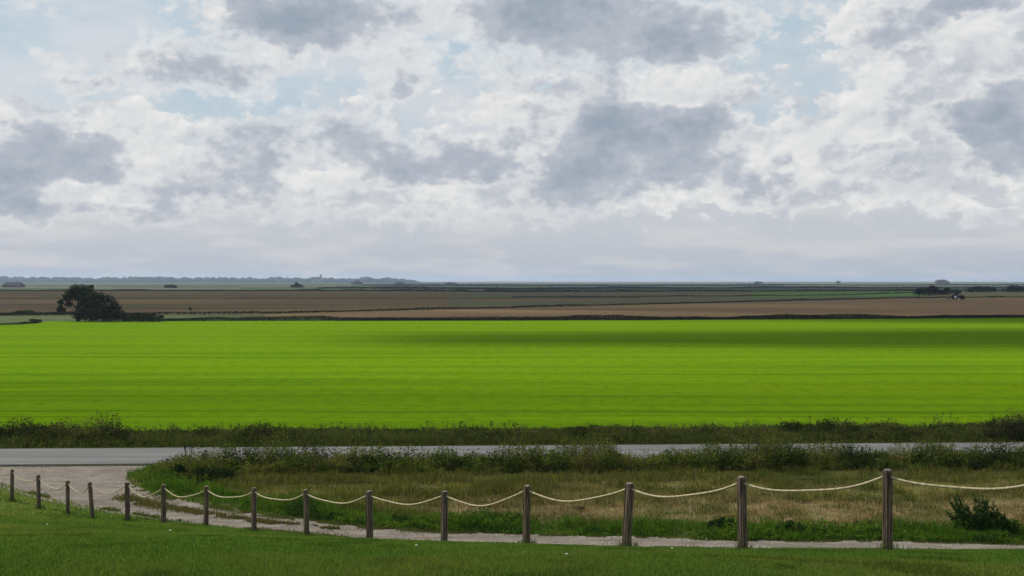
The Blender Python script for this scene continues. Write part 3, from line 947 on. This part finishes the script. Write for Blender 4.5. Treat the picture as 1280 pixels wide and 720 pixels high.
DA = [(58, 682, 15.0), (708, 707, 9.2), (212, 689, 13.2), (713, 688, 14.0), (520, 706, 10.2), (840, 704, 10.5)]
for (px, py, d) in DA:
    x = (px - 640) / FPX * d
    e = empty("daisy", (x, d, float(ground_z(x, d)) + .012), random.uniform(0, 6))
    s = random.uniform(.35, .6)
    e.scale = (s, s, 1.1)
    tag(e, "tiny white daisy in the mown foreground grass", "flower", "daisies in the lawn")
    link("petals", me_pet, None, e); link("flower_eye", me_eye, None, e); link("stem", me_st, None, e)

# short marker post at the road corner
mxp, myp = (231 - 640) / FPX * 42.2, 42.2
bm = bmesh.new()
tube(bm, [Vector((0, 0, -.2)), Vector((.004, 0, .3)), Vector((.0, .0, .66)), Vector((0, 0, .68))], [.05, .048, .046, .036], 10)
e = link("marker_post", bm_mesh("marker_post", bm), m_plain("dark_post_wood", (.022, .02, .018)))
e.location = (mxp, myp, float(ground_z(mxp, myp)))
tag(e, "short dark marker post in the weeds at the corner where the path leaves the road", "marker post")

# ------------------------------------------------------------------ shrubs
def leaf_cloud(name, C, n, size, cols, mat, parent=None, wts=None, flat=.5, label=None):
    """leaves spread through ellipsoid lobes C = [(cx,cy,cz,rx,ry,rz,weight)]"""
    C = np.array(C, float)
    k = RNG.choice(len(C), n, p=C[:, 6] / C[:, 6].sum())
    d = RNG.normal(0, 1, (n, 3)); d /= np.linalg.norm(d, axis=1, keepdims=True)
    r = RNG.random(n) ** .5
    P = C[k, :3] + d * r[:, None] * C[k, 3:6]
    P[:, 2] = np.maximum(P[:, 2], .02)
    L = size * RNG.uniform(.5, 1.4, n)
    u = RNG.normal(0, 1, (n, 3)); u /= np.linalg.norm(u, axis=1, keepdims=True)
    v = np.cross(u, RNG.normal(0, 1, (n, 3))); v /= np.linalg.norm(v, axis=1, keepdims=True)
    u *= L[:, None] * .5; v *= (L * flat * .5)[:, None]
    V = np.stack([P - u, P + v - u * .1, P + u, P - v - u * .1], 1).reshape(-1, 3)
    Cc = np.repeat(pal(n, cols, wts)[:, None, :], 4, 1).reshape(-1, 3)
    return link(name, np_mesh(name, V, np.arange(len(V)).reshape(-1, 4), Cc), mat, parent)

# dark feathery shrub at the right: arching plumes out of a leafy foot
bx, by = at(1222, 668)
e = empty("shrub", (bx, by, 0))
e.scale = (1, 1, 1.12)
tag(e, "dark feathery shrub with arching plumes beside the path, left of the picture's right edge", "shrub")
Vs, Cs, bmS = [], [], bmesh.new()
PL = [(-.62, .0, .88), (-.50, .15, .70), (-.40, -.1, 1.00), (-.36, .2, .86), (.15, .1, .98), (.30, -.1, .96), (.46, .1, .90), (.62, .0, .78), (.75, .1, .60), (-.15, .1, .68), (.02, -.1, .70), (-.72, .1, .55), (.42, .2, .74), (.85, -.1, .48), (-.48, .0, .95), (.23, .1, .90)]
for (ox, oy, ht) in PL:
    base = Vector((ox * .45, oy, 0))
    lean = Vector((-.38 + random.uniform(-.1, .1), random.uniform(-.1, .1), 0)) * ht * .6
    pts = []
    for k in range(9):
        t = k / 8
        pts.append(base + Vector((ox * .55 * t, 0, ht * t)) + lean * t ** 2 * .8)
    tube(bmS, pts, [.014 * (1 - .8 * k / 8) + .002 for k in range(9)], 5)
    nl = 120
    t = RNG.uniform(.12, 1, nl)
    A = np.array([list(p) for p in pts])
    B = np.stack([np.interp(t, np.linspace(0, 1, 9), A[:, j]) for j in range(3)], 1)
    ang = RNG.uniform(0, 2 * np.pi, nl)
    L = (.15 * np.sin(np.clip(t, 0, .97) * np.pi) ** .6 + .03) * RNG.uniform(.6, 1.1, nl)
    d = np.c_[np.cos(ang) * .8 - .35 * t, np.sin(ang) * .8, RNG.uniform(.25, .9, nl)]
    d /= np.linalg.norm(d, axis=1, keepdims=True)
    s = np.cross(d, RNG.normal(0, 1, (nl, 3))); s /= np.linalg.norm(s, axis=1, keepdims=True)
    w_ = (L * .12)[:, None]
    Vs.append(np.stack([B, B + d * (L * .5)[:, None] + s * w_, B + d * L[:, None], B + d * (L * .5)[:, None] - s * w_], 1))
    Cs.append(np.repeat(pal(nl, [(.046, .088, .024), (.066, .110, .032), (.030, .058, .020)])[:, None, :], 4, 1))
V = np.concatenate(Vs).reshape(-1, 3)
link("plume_foliage", np_mesh("plume_foliage", V, np.arange(len(V)).reshape(-1, 4), np.concatenate(Cs).reshape(-1, 3)), M_DARKLEAF, e)
link("stems", bm_mesh("stems", bmS), m_plain("dark_twig", (.03, .026, .02)), e)
leaf_cloud("foot_foliage", [(-.25, 0, .22, .5, .3, .25, 1), (.35, 0, .26, .5, .3, .30, 1), (.85, .0, .2, .35, .3, .22, .5)], 1800, .10, [(.040, .085, .018), (.06, .105, .022), (.028, .055, .016)], M_LEAF, e)

def bush(name, px, py, rx, h, n, leaf, cols, label, cat="bush", group=None, ry=None, mat=M_LEAF, lobes=7, z=0.0, seed=1):
    r = random.Random(seed)
    x, y = at(px, py, z)
    e = empty(name, (x, y, z))
    tag(e, label, cat, group)
    C = []
    ry = ry or rx * .7
    for k in range(lobes):
        t = (k + .5) / lobes * 2 - 1
        hz = h * (1 - .55 * t * t) * r.uniform(.75, 1.0)
        C.append((t * rx * .75, r.uniform(-.4, .4) * ry, hz * .5, rx * r.uniform(.26, .42), ry * .5, hz * .52, hz))
    for k in range(lobes):
        t = r.uniform(-.9, .9)
        hz = h * (1 - .5 * t * t)
        C.append((t * rx * .8, r.uniform(-.4, .4) * ry, hz * r.uniform(.5, .9), rx * .16, ry * .25, h * .14, h * .35))
    leaf_cloud("foliage", C, n, leaf, cols, mat, e)
    bm = bmesh.new()
    for k in range(6):
        a = r.uniform(-1, 1)
        tube(bm, [Vector((a * rx * .15, 0, -.05)), Vector((a * rx * .4, 0, h * .35)), Vector((a * rx * .6, 0, h * .7))], [h * .02, h * .014, h * .006], 5)
    link("stems", bm_mesh("stems", bm), m_plain("bush_twig", (.03, .025, .02)), e)
    return e

DKG = [(.020, .032, .014), (.030, .044, .018), (.014, .020, .012)]
bush("bush", 905, 664, .55, .36, 1500, .075, [(.022, .046, .016), (.03, .06, .02), (.016, .03, .012)], "low dark green bush beside the path behind the second post from the right", seed=3)
bush("bush", 985, 665, .55, .30, 1300, .07, [(.03, .065, .018), (.022, .046, .016)], "low leafy bush by the path between the two rightmost posts", seed=4)
bush("bush", 262, 603, .95, .56, 3000, .08, [(.016, .028, .012), (.022, .038, .014), (.012, .018, .010)], "dark leaf clump added for the shaded hollow in the weeds behind the ninth post from the right", seed=5)  # near-black leaves put in as the shade of a hollow
bush("bush", 222, 596, .45, .45, 1200, .08, [(.02, .04, .014), (.035, .065, .02)], "small leafy bush at the green corner of the verge near the junction", seed=6)
bush("bush", 455, 588, 1.0, .55, 2600, .085, [(.018, .030, .012), (.028, .042, .016)], "dark bushy clump in the roadside weeds above the sixth post from the right", seed=8)
bush("bush", 560, 587, .8, .48, 2000, .085, [(.020, .034, .012), (.030, .044, .016)], "dark bushy clump in the roadside weeds above the fifth post from the right", seed=9)
bush("bush", 1262, 551, 1.6, .95, 3000, .10, [(.020, .028, .014), (.032, .040, .018), (.05, .045, .025)], "dark bush on the verge beyond the road at the far right", seed=10, z=0)
bush("bush", 505, 654, .5, .25, 900, .07, [(.026, .055, .018), (.04, .08, .02)], "low leafy tuft by the path between the fifth and sixth posts from the right", seed=12)
# thin bare sapling in the meadow
sx, sy = at(726, 650)
bm = bmesh.new()
tube(bm, [Vector((0, 0, -.05)), Vector((.01, 0, .16)), Vector((-.01, 0, .34))], [.008, .006, .003], 5)
for (a, zz, l) in ((-1, .16, .12), (1, .2, .13), (-1, .26, .08), (1, .28, .09)):
    tube(bm, [Vector((0, 0, zz)), Vector((a * l * .6, 0, zz + .06)), Vector((a * l, 0, zz + .12))], [.004, .003, .002], 4)
e = empty("sapling", (sx, sy, 0))
tag(e, "tiny dark sapling in the dry meadow right of the fourth post from the right", "sapling")
link("stem", bm_mesh("stem", bm), m_plain("sapling_bark", (.03, .024, .02)), e)
leaf_cloud("foliage", [(0, 0, .3, .16, .1, .10, 1)], 60, .05, DKG, M_LEAF, e)

# ------------------------------------------------------------------ ditch growth between the far fields
def ditch(name, line, h, n, leaf, cols, label, depth=1.5, mat=M_DARKLEAF, gap=.3, ns=.08):
    L = np.array(line)
    seg = np.r_[0, np.cumsum(np.hypot(*np.diff(L, axis=0).T))]
    t = RNG.uniform(0, seg[-1], n)
    x = np.interp(t, seg, L[:, 0]); y = np.interp(t, seg, L[:, 1]) + RNG.normal(0, depth * .4, n)
    k = fbm(t * ns, t * 0 + 3, 7)
    hh = h * (.35 + 1.1 * np.clip(k - gap, 0, 1) / (1 - gap))
    z = hh * RNG.random(n) ** .8
    Lf = leaf * RNG.uniform(.5, 1.4, n)
    P = np.c_[x, y, z]
    u = RNG.normal(0, 1, (n, 3)); u[:, 0] *= 1.5; u /= np.linalg.norm(u, axis=1, keepdims=True)
    v = np.cross(u, RNG.normal(0, 1, (n, 3))); v /= np.linalg.norm(v, axis=1, keepdims=True)
    u *= Lf[:, None] * .5; v *= (Lf * .3)[:, None]
    V = np.stack([P - u, P + v, P + u, P - v], 1).reshape(-1, 3)
    C = np.repeat(pal(n, cols)[:, None, :], 4, 1).reshape(-1, 3)
    return tag(link(name, np_mesh(name, V, np.arange(len(V)).reshape(-1, 4), C), mat), label, kind='stuff')

DK = [(.020, .024, .012), (.030, .034, .016), (.014, .016, .009)]
DB = [(.038, .028, .017), (.052, .040, .022), (.026, .020, .013)]
def A(*p): return [at(a, b) for a, b in p]
ditch("ditch_growth", A((200, 402.3), (420, 401.8), (640, 401.2), (960, 399.4), (1330, 397.6)), .85, 34000, .22, DK, "dark rough growth along the ditch behind the bright green crop", 2.0)
ditch("ditch_growth", A((420, 402.2), (800, 401.2), (1330, 398.2)), .7, 16000, .22, DK, "dark rough growth along the ditch behind the bright green crop", 2.0)
ditch("ditch_growth", A((-40, 395.5), (0, 395.5), (92, 394.5)), .8, 5000, .22, DK, "dark ditch growth left of the big dark tree", 2.5)
ditch("ditch_growth", A((-40, 408), (20, 407), (44, 405.5), (50, 403.5), (38, 402.5)), .45, 2200, .2, DK, "dark ditch edge curving round the far left corner of the crop", 1.2)
ditch("ditch_growth", A((150, 394), (330, 393), (400, 391), (470, 389.5), (640, 385.5), (860, 380), (1110, 374), (1340, 372)), .55, 16000, .35, DB, "brown ditch line slanting across the far fields", 4)
ditch("ditch_growth", A((-40, 375.5), (0, 374.5), (200, 374.3), (640, 374), (800, 373)), .35, 6000, .4, DB, "thin dark ditch line across the brown field", 4)
ditch("ditch_growth", A((-60, 365), (120, 364.6), (300, 365), (450, 364.5), (640, 366), (980, 365.5), (1150, 365)), 1.3, 14000, .8, DK, "dark ditch line along the far end of the brown field", 8)
ditch("ditch_growth", A((640, 372.5), (900, 371.5), (1050, 370), (1140, 367)), .6, 6000, .5, DB, "dark ditch line between the olive pastures", 5)
ditch("hedgerow", A((400, 361.5), (640, 362.5), (960, 361.5), (1400, 361.5)), 2.0, 12000, 1.2, [(.014, .020, .014), (.022, .028, .018)], "dark growth across the far marsh", 40, ns=.02)
ditch("hedgerow", A((450, 358), (700, 358.3), (1000, 357.8), (1500, 358.2)), 2.4, 9000, 1.8, [(.014, .022, .018), (.022, .030, .022)], "dark growth across the far marsh", 80, ns=.01)

# ------------------------------------------------------------------ the tree at the end of the crop, and bushes far out
tx, ty = at(112, 402.8)
e = empty("tree", (tx, ty, 0))
e.scale = (.95, 1, .93)
tag(e, "big dark broad tree with a ragged crown at the far left end of the crop", "tree")
bm = bmesh.new()
def limb(pts, r0, r1):
    P_ = [Vector(p) for p in pts]
    tube(bm, P_, [r0 + (r1 - r0) * i / (len(P_) - 1) for i in range(len(P_))], 7)
limb([(-2.0, 0, -.3), (-2.1, 0, 1.2), (-2.3, 0, 2.6), (-2.0, .2, 4.2), (-1.6, 0, 5.6)], .34, .08)
limb([(-2.3, 0, 2.4), (-3.4, .2, 3.4), (-4.4, .2, 4.3)], .18, .04)
limb([(-2.2, 0, 2.8), (-.6, -.2, 4.0), (1.2, 0, 4.9)], .2, .05)
limb([(.2, 0, -.3), (.4, .2, 1.2), (1.3, 0, 2.8), (2.6, 0, 4.2)], .24, .05)
limb([(.4, .2, 1.0), (-.6, .6, 2.4), (-.8, .4, 4.4)], .18, .04)
limb([(2.4, 0, -.2), (3.1, 0, 1.5), (4.4, 0, 2.8)], .16, .03)
link("trunk", bm_mesh("trunk", bm), m_plain("dark_bark", (.035, .03, .024)), e)
TL = []
rr = random.Random(5)
def lobe(cx, cz, rx_, rz, w=None):
    TL.append((cx, rr.uniform(-.8, .8), cz, rx_, rx_ * 1.1, rz, w or rx_ * rz * 2))
lobe(-2.2, 6.1, 1.5, .9); lobe(-3.4, 5.3, 1.3, .9); lobe(-1.0, 5.7, 1.5, 1.0); lobe(-4.3, 4.2, .9, .9); lobe(-3.9, 3.1, .8, .6); lobe(-2.4, 4.6, 1.6, 1.1)
lobe(.2, 4.9, 1.7, 1.1); lobe(1.7, 4.6, 1.4, .9); lobe(3.1, 4.0, 1.3, .9); lobe(4.4, 3.3, 1.0, .7); lobe(-.4, 3.4, 2.0, 1.2); lobe(2.0, 3.0, 1.8, 1.1)
lobe(-1.0, 1.9, 2.0, 1.3); lobe(1.2, 1.6, 2.2, 1.4); lobe(3.4, 1.7, 1.8, 1.3); lobe(-2.2, 1.0, 1.2, .9); lobe(5.2, 1.4, 1.6, 1.2); lobe(6.6, .8, 1.3, .8); lobe(5.0, 2.6, 1.0, .6); lobe(.4, .8, 3.0, .8); lobe(3.6, .7, 2.6, .8)
for _ in range(34):
    a = rr.uniform(0, math.pi)
    TL.append((-.2 + 5.0 * math.cos(a), rr.uniform(-1.5, 1.5), 1.2 + 5.2 * math.sin(a) ** .9 * (1.0 if math.cos(a) < .1 else .86 - .35 * math.cos(a)), .5, .5, .38, .42))
leaf_cloud("crown", TL, 12500, .33, [(.020, .030, .011), (.034, .044, .016), (.012, .016, .009), (.060, .062, .028)], M_DARKLEAF, e, [4, 3, 3, 1], .6)  # palest leaf colour mixed in to paint lit bits into the crown
bush("bush", 180, 403.2, 4.0, 1.7, 4200, .26, DKG, "low dark bush beside the big dark tree at the end of the crop", seed=21, mat=M_DARKLEAF, ry=2.5, lobes=9)
bush("bush", 30, 393, 2.6, .9, 900, .25, [(.03, .045, .015), (.045, .06, .02)], "small green bush on the ditch left of the big tree", seed=22, ry=1.5)
bush("bush", 238, 389, .45, .95, 300, .2, DKG, "tiny lone dark bush in the brown field right of the big tree", seed=23, mat=M_DARKLEAF, lobes=3)
FB = "bush clumps on the far marsh"
bush("bush", 213, 361.2, 7.5, 4.2, 1400, .8, DKG, "dark bush clump on the far marsh, to the right above the big tree", group=FB, seed=24, mat=M_DARKLEAF, ry=6)
bush("bush", 371, 361.0, 8, 5.6, 1400, .8, DKG, "dark peaked bush clump on the far marsh below the church tower's left side", group=FB, seed=25, mat=M_DARKLEAF, ry=6, lobes=5)
bush("bush", 446, 356.6, 13, 7.5, 800, 1.5, DKG, "small bush clump on the far marsh just right of the church tower", group=FB, seed=26, mat=M_DARKLEAF, ry=8, lobes=5)
bush("bush", 500, 356.6, 10, 6.0, 600, 1.5, DKG, "small bush clump below the right end of the blue woods", group=FB, seed=27, mat=M_DARKLEAF, ry=8, lobes=5)
bush("bush", 564, 356.4, 14, 5.0, 700, 1.5, DKG, "low dark smudge of bushes on the marsh right of the blue woods", group=FB, seed=28, mat=M_DARKLEAF, ry=8, lobes=6)
bush("bush", 948, 356.0, 12, 7.0, 700, 1.6, DKG, "small bush clump on the far marsh right of the picture's middle", group=FB, seed=29, mat=M_DARKLEAF, ry=8, lobes=5)
bush("bush", 1048, 355.8, 7, 8.0, 400, 1.6, DKG, "tiny bush on the far marsh left of the farmhouse", group=FB, seed=34, mat=M_DARKLEAF, ry=6, lobes=3)
bush("bush", 1160, 370.5, 8.6, 5.0, 3600, .55, [(.012, .016, .014), (.018, .024, .018), (.009, .011, .010)], "wide dark thicket behind the tractor at the right", seed=30, mat=M_DARKLEAF, ry=6, lobes=9)
bush("bush", 1186, 369.8, 6.5, 3.6, 2200, .5, [(.012, .016, .014), (.018, .024, .018)], "lower dark thicket directly behind the tractor", seed=31, mat=M_DARKLEAF, ry=5, lobes=7)
bush("bush", 1226, 366.5, 11, 4.6, 2400, .7, [(.022, .022, .018), (.032, .030, .024), (.016, .02, .015)], "brownish thicket on the marsh right of the tractor", seed=32, mat=M_DARKLEAF, ry=6, lobes=9)
bush("bush", 1272, 366.5, 11, 4.8, 2400, .7, [(.012, .024, .018), (.02, .034, .024)], "dark green thicket on the marsh at the right edge of the picture", seed=33, mat=M_DARKLEAF, ry=6, lobes=9)

# ------------------------------------------------------------------ tractor working the tan field
def box(bm, cx, cy, cz, sx, sy, sz, bev=.0, taper=1.0):
    g = bmesh.ops.create_cube(bm, size=1)
    for v in g['verts']:
        k = taper if v.co.z > 0 else 1
        v.co = Vector((cx + v.co.x * sx * k, cy + v.co.y * sy * k, cz + v.co.z * sz))
    if bev:
        ed = list({e_ for v in g['verts'] for e_ in v.link_edges})
        bmesh.ops.bevel(bm, geom=ed, offset=bev, segments=2, affect='EDGES')

def ring_mesh(name, prof, seg=28):
    """lathe about the y axis, profile (radius, y)"""
    bm = bmesh.new()
    rs = [[bm.verts.new((r * math.cos(2 * math.pi * k / seg), yy, r * math.sin(2 * math.pi * k / seg))) for k in range(seg)] for r, yy in prof]
    for a, b in zip(rs, rs[1:]):
        for k in range(seg):
            bm.faces.new((a[k], a[(k + 1) % seg], b[(k + 1) % seg], b[k]))
    return bm_mesh(name, bm, True)

M_TBODY = m_plain("tractor_paint", (.012, .016, .035), .4, .15)
M_TYRE = m_plain("tyre_rubber", (.012, .012, .012), .9, .2)
M_RIM = m_plain("pale_rim", (.62, .60, .56), .5, .1)
M_GLASS = m_plain("cab_glass", (.03, .035, .04), .1, .1)
M_STEEL = m_plain("dark_steel", (.03, .03, .032), .5, .2)
qx, qy = at(1197, 375.4)
tr = empty("tractor", (qx, qy, .02))
tag(tr, "dark tractor with a pale wheel hub working at the edge of the far tan field", "tractor")
bm = bmesh.new()
box(bm, 1.35, 0, 1.25, 2.1, .95, .75, .10, .92); box(bm, -.2, 0, .85, 2.2, .7, .5, .06); box(bm, -1.0, -.95, 1.75, 1.3, .5, .12, .04); box(bm, -1.0, .95, 1.75, 1.3, .5, .12, .04)
body = link("body", bm_mesh("body", bm), M_TBODY, tr)
bm = bmesh.new(); box(bm, -.75, 0, 2.05, 1.5, 1.5, 1.2, .08, .88)
cab = link("cab", bm_mesh("cab", bm), M_GLASS, tr)
bm = bmesh.new(); box(bm, -.75, 0, 2.75, 1.55, 1.6, .14, .05)
link("roof", bm_mesh("roof", bm), M_TBODY, cab)
bm = bmesh.new(); tube(bm, [Vector((1.1, .35, 1.5)), Vector((1.1, .35, 2.2)), Vector((1.1, .35, 2.6))], .05, 8)
link("exhaust", bm_mesh("exhaust", bm), M_STEEL, tr)
for (wx, r, wd, sides) in ((-1.05, .92, .52, (-.98, .98)), (1.7, .64, .40, (-.85, .85))):
    ty_ = ring_mesh("tyre", [(r * .56, -wd / 2), (r * .9, -wd / 2), (r, -wd * .3), (r, wd * .3), (r * .9, wd / 2), (r * .56, wd / 2), (r * .56, -wd / 2)])
    ri_ = ring_mesh("rim", [(.02, -wd * .42), (r * .3, -wd * .42), (r * .5, -wd * .36), (r * .57, -wd * .5), (r * .57, wd * .5), (r * .5, wd * .36), (r * .3, wd * .42), (.02, wd * .42)])
    for sd in sides:
        w_ = empty("wheel", (wx, sd, r)); w_.parent = tr
        link("tyre", ty_, M_TYRE, w_); link("rim", ri_, M_RIM if wx < 0 else M_STEEL, w_)
bm = bmesh.new(); box(bm, -2.6, 0, .8, .9, 2.6, .22, .04); box(bm, -3.2, 0, .55, .2, 2.8, .3, .04)
for k in range(9):
    tube(bm, [Vector((-2.9, -1.2 + .3 * k, .75)), Vector((-3.1, -1.2 + .3 * k, .4)), Vector((-2.95, -1.2 + .3 * k, .05))], .03, 6)
link("cultivator", bm_mesh("cultivator", bm), M_STEEL, tr)
tr.rotation_euler = (0, 0, R(-10))

# ------------------------------------------------------------------ farmhouses, masts, woods and church on the horizon
M_FARWALL = m_plain("pale_brick", (.13, .12, .115), .9, .1, .2)
M_FARROOF = m_plain("dark_roof", (.05, .05, .055), .9, .15, .2)
M_WINDOW = m_plain("dark_window", (.03, .035, .04), .3)
def farmhouse(px, py, w, d, hw, hr, label, hip=.25, zbase=0.0, nwin=6):
    x, y = at(px, py)
    b = empty("farmhouse", (x, y, zbase))
    tag(b, label, "farmhouse")
    bm = bmesh.new(); box(bm, 0, 0, hw / 2, w, d, hw)
    wall = link("wall", bm_mesh("wall", bm), M_FARWALL, b)
    bm = bmesh.new()
    W2, D2, o_ = w / 2 + .4, d / 2 + .4, hw + .01
    e0 = [bm.verts.new(p) for p in ((-W2, -D2, o_), (W2, -D2, o_), (W2, D2, o_), (-W2, D2, o_))]
    r0 = [bm.verts.new(p) for p in ((-W2 + w * hip, 0, o_ + hr), (W2 - w * hip, 0, o_ + hr))]
    bm.faces.new((e0[0], e0[1], r0[1], r0[0])); bm.faces.new((e0[2], e0[3], r0[0], r0[1])); bm.faces.new((e0[1], e0[2], r0[1])); bm.faces.new((e0[3], e0[0], r0[0])); bm.faces.new(e0[::-1])
    rf = link("roof", bm_mesh("roof", bm), M_FARROOF, b)
    bm = bmesh.new(); box(bm, w * .12, 0, hw + hr + .2, .9, .9, 1.4)
    link("chimney", bm_mesh("chimney", bm), M_FARWALL, rf)
    for k in range(nwin):
        bm = bmesh.new(); box(bm, -w / 2 + w * (k + .5) / nwin, -d / 2 - .03, hw * .5, w / nwin * .4, .06, hw * .45)
        link("window", bm_mesh("window", bm), M_WINDOW, b)
    return b
farmhouse(1177, 355.9, 30, 14, 5.0, 4.6, "distant farmhouse with a hipped roof against the sky above the tractor", .24, 0.0)
farmhouse(17, 360.2, 20, 9, 2.4, 3.0, "long low dark roofed farmhouse with pale walls on the far left marsh", .12, 0.0, 5)
def mast(px, py, h):
    x, y = at(px, py)
    bm = bmesh.new()
    tube(bm, [Vector((0, 0, -.5)), Vector((0, 0, h * .5)), Vector((0, 0, h))], [.55, .40, .22], 8)
    for zz in (.82, .92):
        box(bm, 0, 0, h * zz, 2.4, .3, .25)
    o = link("mast", bm_mesh("mast", bm), m_plain("mast_steel", (.16, .17, .18)))
    o.location = (x, y, 0)
    return o
tag(mast(1195.5, 356.6, 21), "thin mast on the horizon close to the right of the distant farmhouse", "mast")
tag(mast(1230, 356.6, 19), "thin mast on the horizon farther right, above the brownish thicket", "mast")

# blue woods on the left horizon: crown after crown in one far mass
WD = 4300.0
def crown_mass(n):
    Vs, Fs, off_ = [], [], 0
    bm = bmesh.new(); bmesh.ops.create_icosphere(bm, subdivisions=2, radius=1)
    base = np.array([list(v.co) for v in bm.verts]); faces = np.array([[v.index for v in f.verts] for f in bm.faces]); bm.free()
    for i in range(n):
        px = random.uniform(-330, 522)
        top = np.interp(px, [-330, 0, 8, 12, 18, 60, 75, 105, 115, 133, 140, 160, 165, 175, 185, 205, 225, 260, 300, 340, 375, 388, 390, 410, 430, 448, 454, 462, 475, 485, 505, 514, 522],
                        [347, 347.2, 346, 347.6, 347.4, 347.8, 347.4, 348.4, 348.8, 347.4, 348, 347.4, 347, 347.8, 347.4, 346.8, 348, 348, 348.4, 347.8, 348.8, 349, 348, 347.6, 349, 349.2, 347.8, 348, 349.4, 348.6, 350, 351.2, 352.0])
        y = WD + random.uniform(-150, 260)
        h = (H + (HORIZON - top + .4) * y / FPX) * (random.uniform(.5, .8) if i % 3 else random.uniform(.8, 1.08))
        r = random.uniform(7, 20)
        d = base / np.linalg.norm(base, axis=1, keepdims=True)
        bump = 1 + .28 * (fbm(d[:, 0] * 2.2 + i * 3.1, d[:, 1] * 2.2 + d[:, 2] * 1.7, 5, 3) - .5) * 2
        V = base * bump[:, None] * np.array([r, r, max(h * .52, 3)]) + np.array([(px - 640) / FPX * y, y, h * .5])
        Vs.append(V); Fs.append(faces + off_); off_ += len(V)
    return np_mesh("far_woods", np.concatenate(Vs), np.concatenate(Fs), smooth=True)
M_WOODS = field_mat("woods_foliage", (.022, .034, .016), (.035, .050, .022), (.018, .028, .014), .02, .02)
tag(link("far_woods", crown_mass(1100), M_WOODS), "long blue hazy woods along the left horizon", kind='stuff')
cx_, cy_ = (401 - 640) / FPX * 4150, 4150.0
ch = empty("church", (cx_, cy_, 0))
tag(ch, "distant church with a small square tower rising above the blue woods on the left horizon", "church")
bm = bmesh.new(); box(bm, 0, 0, 13.5, 7, 7, 27); link("tower", bm_mesh("tower", bm), M_FARWALL, ch)
bm = bmesh.new(); box(bm, 0, 0, 29.5, 7.6, 7.6, 5, 0, .25); link("tower_roof", bm_mesh("tower_roof", bm), M_FARROOF, ch)
bm = bmesh.new(); box(bm, -19, 0, 8.5, 30, 10, 17); nv = link("nave", bm_mesh("nave", bm), M_FARWALL, ch)
bm = bmesh.new()
q = [bm.verts.new(p) for p in ((-34.5, -5.5, 17.02), (-3.6, -5.5, 17.02), (-3.6, 5.5, 17.02), (-34.5, 5.5, 17.02), (-34.5, 0, 21.5), (-3.6, 0, 21.5))]
for f in ((0, 1, 5, 4), (2, 3, 4, 5), (1, 2, 5), (3, 0, 4), (3, 2, 1, 0)):
    bm.faces.new([q[k] for k in f])
link("roof", bm_mesh("roof", bm), M_FARROOF, nv)

# ------------------------------------------------------------------ the clouds overhead, between the sun and the marsh
def cloud_mat(name, alpha):
    m = bpy.data.materials.new(name)
    m.use_nodes = True
    T = NT(m.node_tree)
    tr_ = T.n('ShaderNodeBsdfTransparent')
    d = T.n('ShaderNodeBsdfDiffuse'); d.inputs[0].default_value = (.85, .85, .86, 1)
    pos = T.n('ShaderNodeTexCoord').outputs['Object']
    f = T.ramp(T.noise(pos, 2.2, 5, .6), .25, .6)
    s = T.n('ShaderNodeMixShader')
    T.put(s.inputs[0], T.m('MULTIPLY', f, alpha))
    T.nt.links.new(tr_.outputs[0], s.inputs[1]); T.nt.links.new(d.outputs[0], s.inputs[2])
    T.nt.links.new(s.outputs[0], T.n('ShaderNodeOutputMaterial').inputs[0])
    return m

def cloud(gx_, gy_, rx_, ry_, mat, alt=1200.0, rot=0.0, seed=1, thick=.25, power=2.0):
    """a cumulus that stands in the sun's line to the ground point (gx, gy)"""
    bm = bmesh.new()
    bmesh.ops.create_icosphere(bm, subdivisions=6, radius=1)
    co = np.array([list(v.co) for v in bm.verts])
    a = np.arctan2(co[:, 1], co[:, 0])
    f = 1 + .55 * (fbm(co[:, 0] * 2.0 + seed * 5, co[:, 1] * 2.0, seed, 5) - .5) + .25 * (fbm(co[:, 0] * 7 + 9, co[:, 1] * 7 + co[:, 2] * 5, seed + 3, 3) - .5)
    co = co * f[:, None]
    co[:, 2] = np.where(co[:, 2] < 0, co[:, 2] * .35, co[:, 2])
    for v, c_ in zip(bm.verts, co):
        v.co = c_
    me = bm_mesh("cloud", bm, True)
    o = link("cloud", me, mat)
    s = alt / SUN_DIR.z
    o.location = (gx_ + SUN_DIR.x * s, gy_ + SUN_DIR.y * s, alt)
    o.scale = (rx_, ry_, min(rx_, ry_) * thick)
    o.rotation_euler = (0, 0, rot)
    return tag(o, kind='structure')
C_THIN, C_DENSE = cloud_mat("thin_cloud", .15), cloud_mat("dense_cloud", .9)
C_HALF = cloud_mat("half_cloud", .55)
cloud(0, 14, 150, 62, C_THIN, seed=2)
cloud(0, -16, 130, 24, C_HALF, seed=31)
cloud(95, 134, 120, 24, C_HALF, seed=5)
cloud(150, 142, 120, 18, C_HALF, seed=15)
cloud(30, 128, 55, 10, C_HALF, seed=25)
cloud(20, 60, 220, 13, C_THIN, seed=8)  # unseen thin cloud added to dim the near edge of the crop
cloud(110, 560, 700, 350, C_DENSE, seed=9)

# ------------------------------------------------------------------ the air: pale haze from the ground up to just over the highest thing
m = bpy.data.materials.new("haze")
m.use_nodes = True
T = NT(m.node_tree)
vol = T.n('ShaderNodeVolumePrincipled')
vol.inputs['Color'].default_value = (.57, .715, .94, 1)
vol.inputs['Density'].default_value = .00011
vol.inputs['Anisotropy'].default_value = 0.2
T.nt.links.new(vol.outputs[0], T.n('ShaderNodeOutputMaterial').inputs['Volume'])
bm = bmesh.new()
bmesh.ops.create_cube(bm, size=1)
for v in bm.verts:
    v.co = Vector((v.co.x * 19000, 3600 + v.co.y * 12600, 16.5 + v.co.z * 36))
tag(link("haze", bm_mesh("haze", bm), m), kind='stuff')
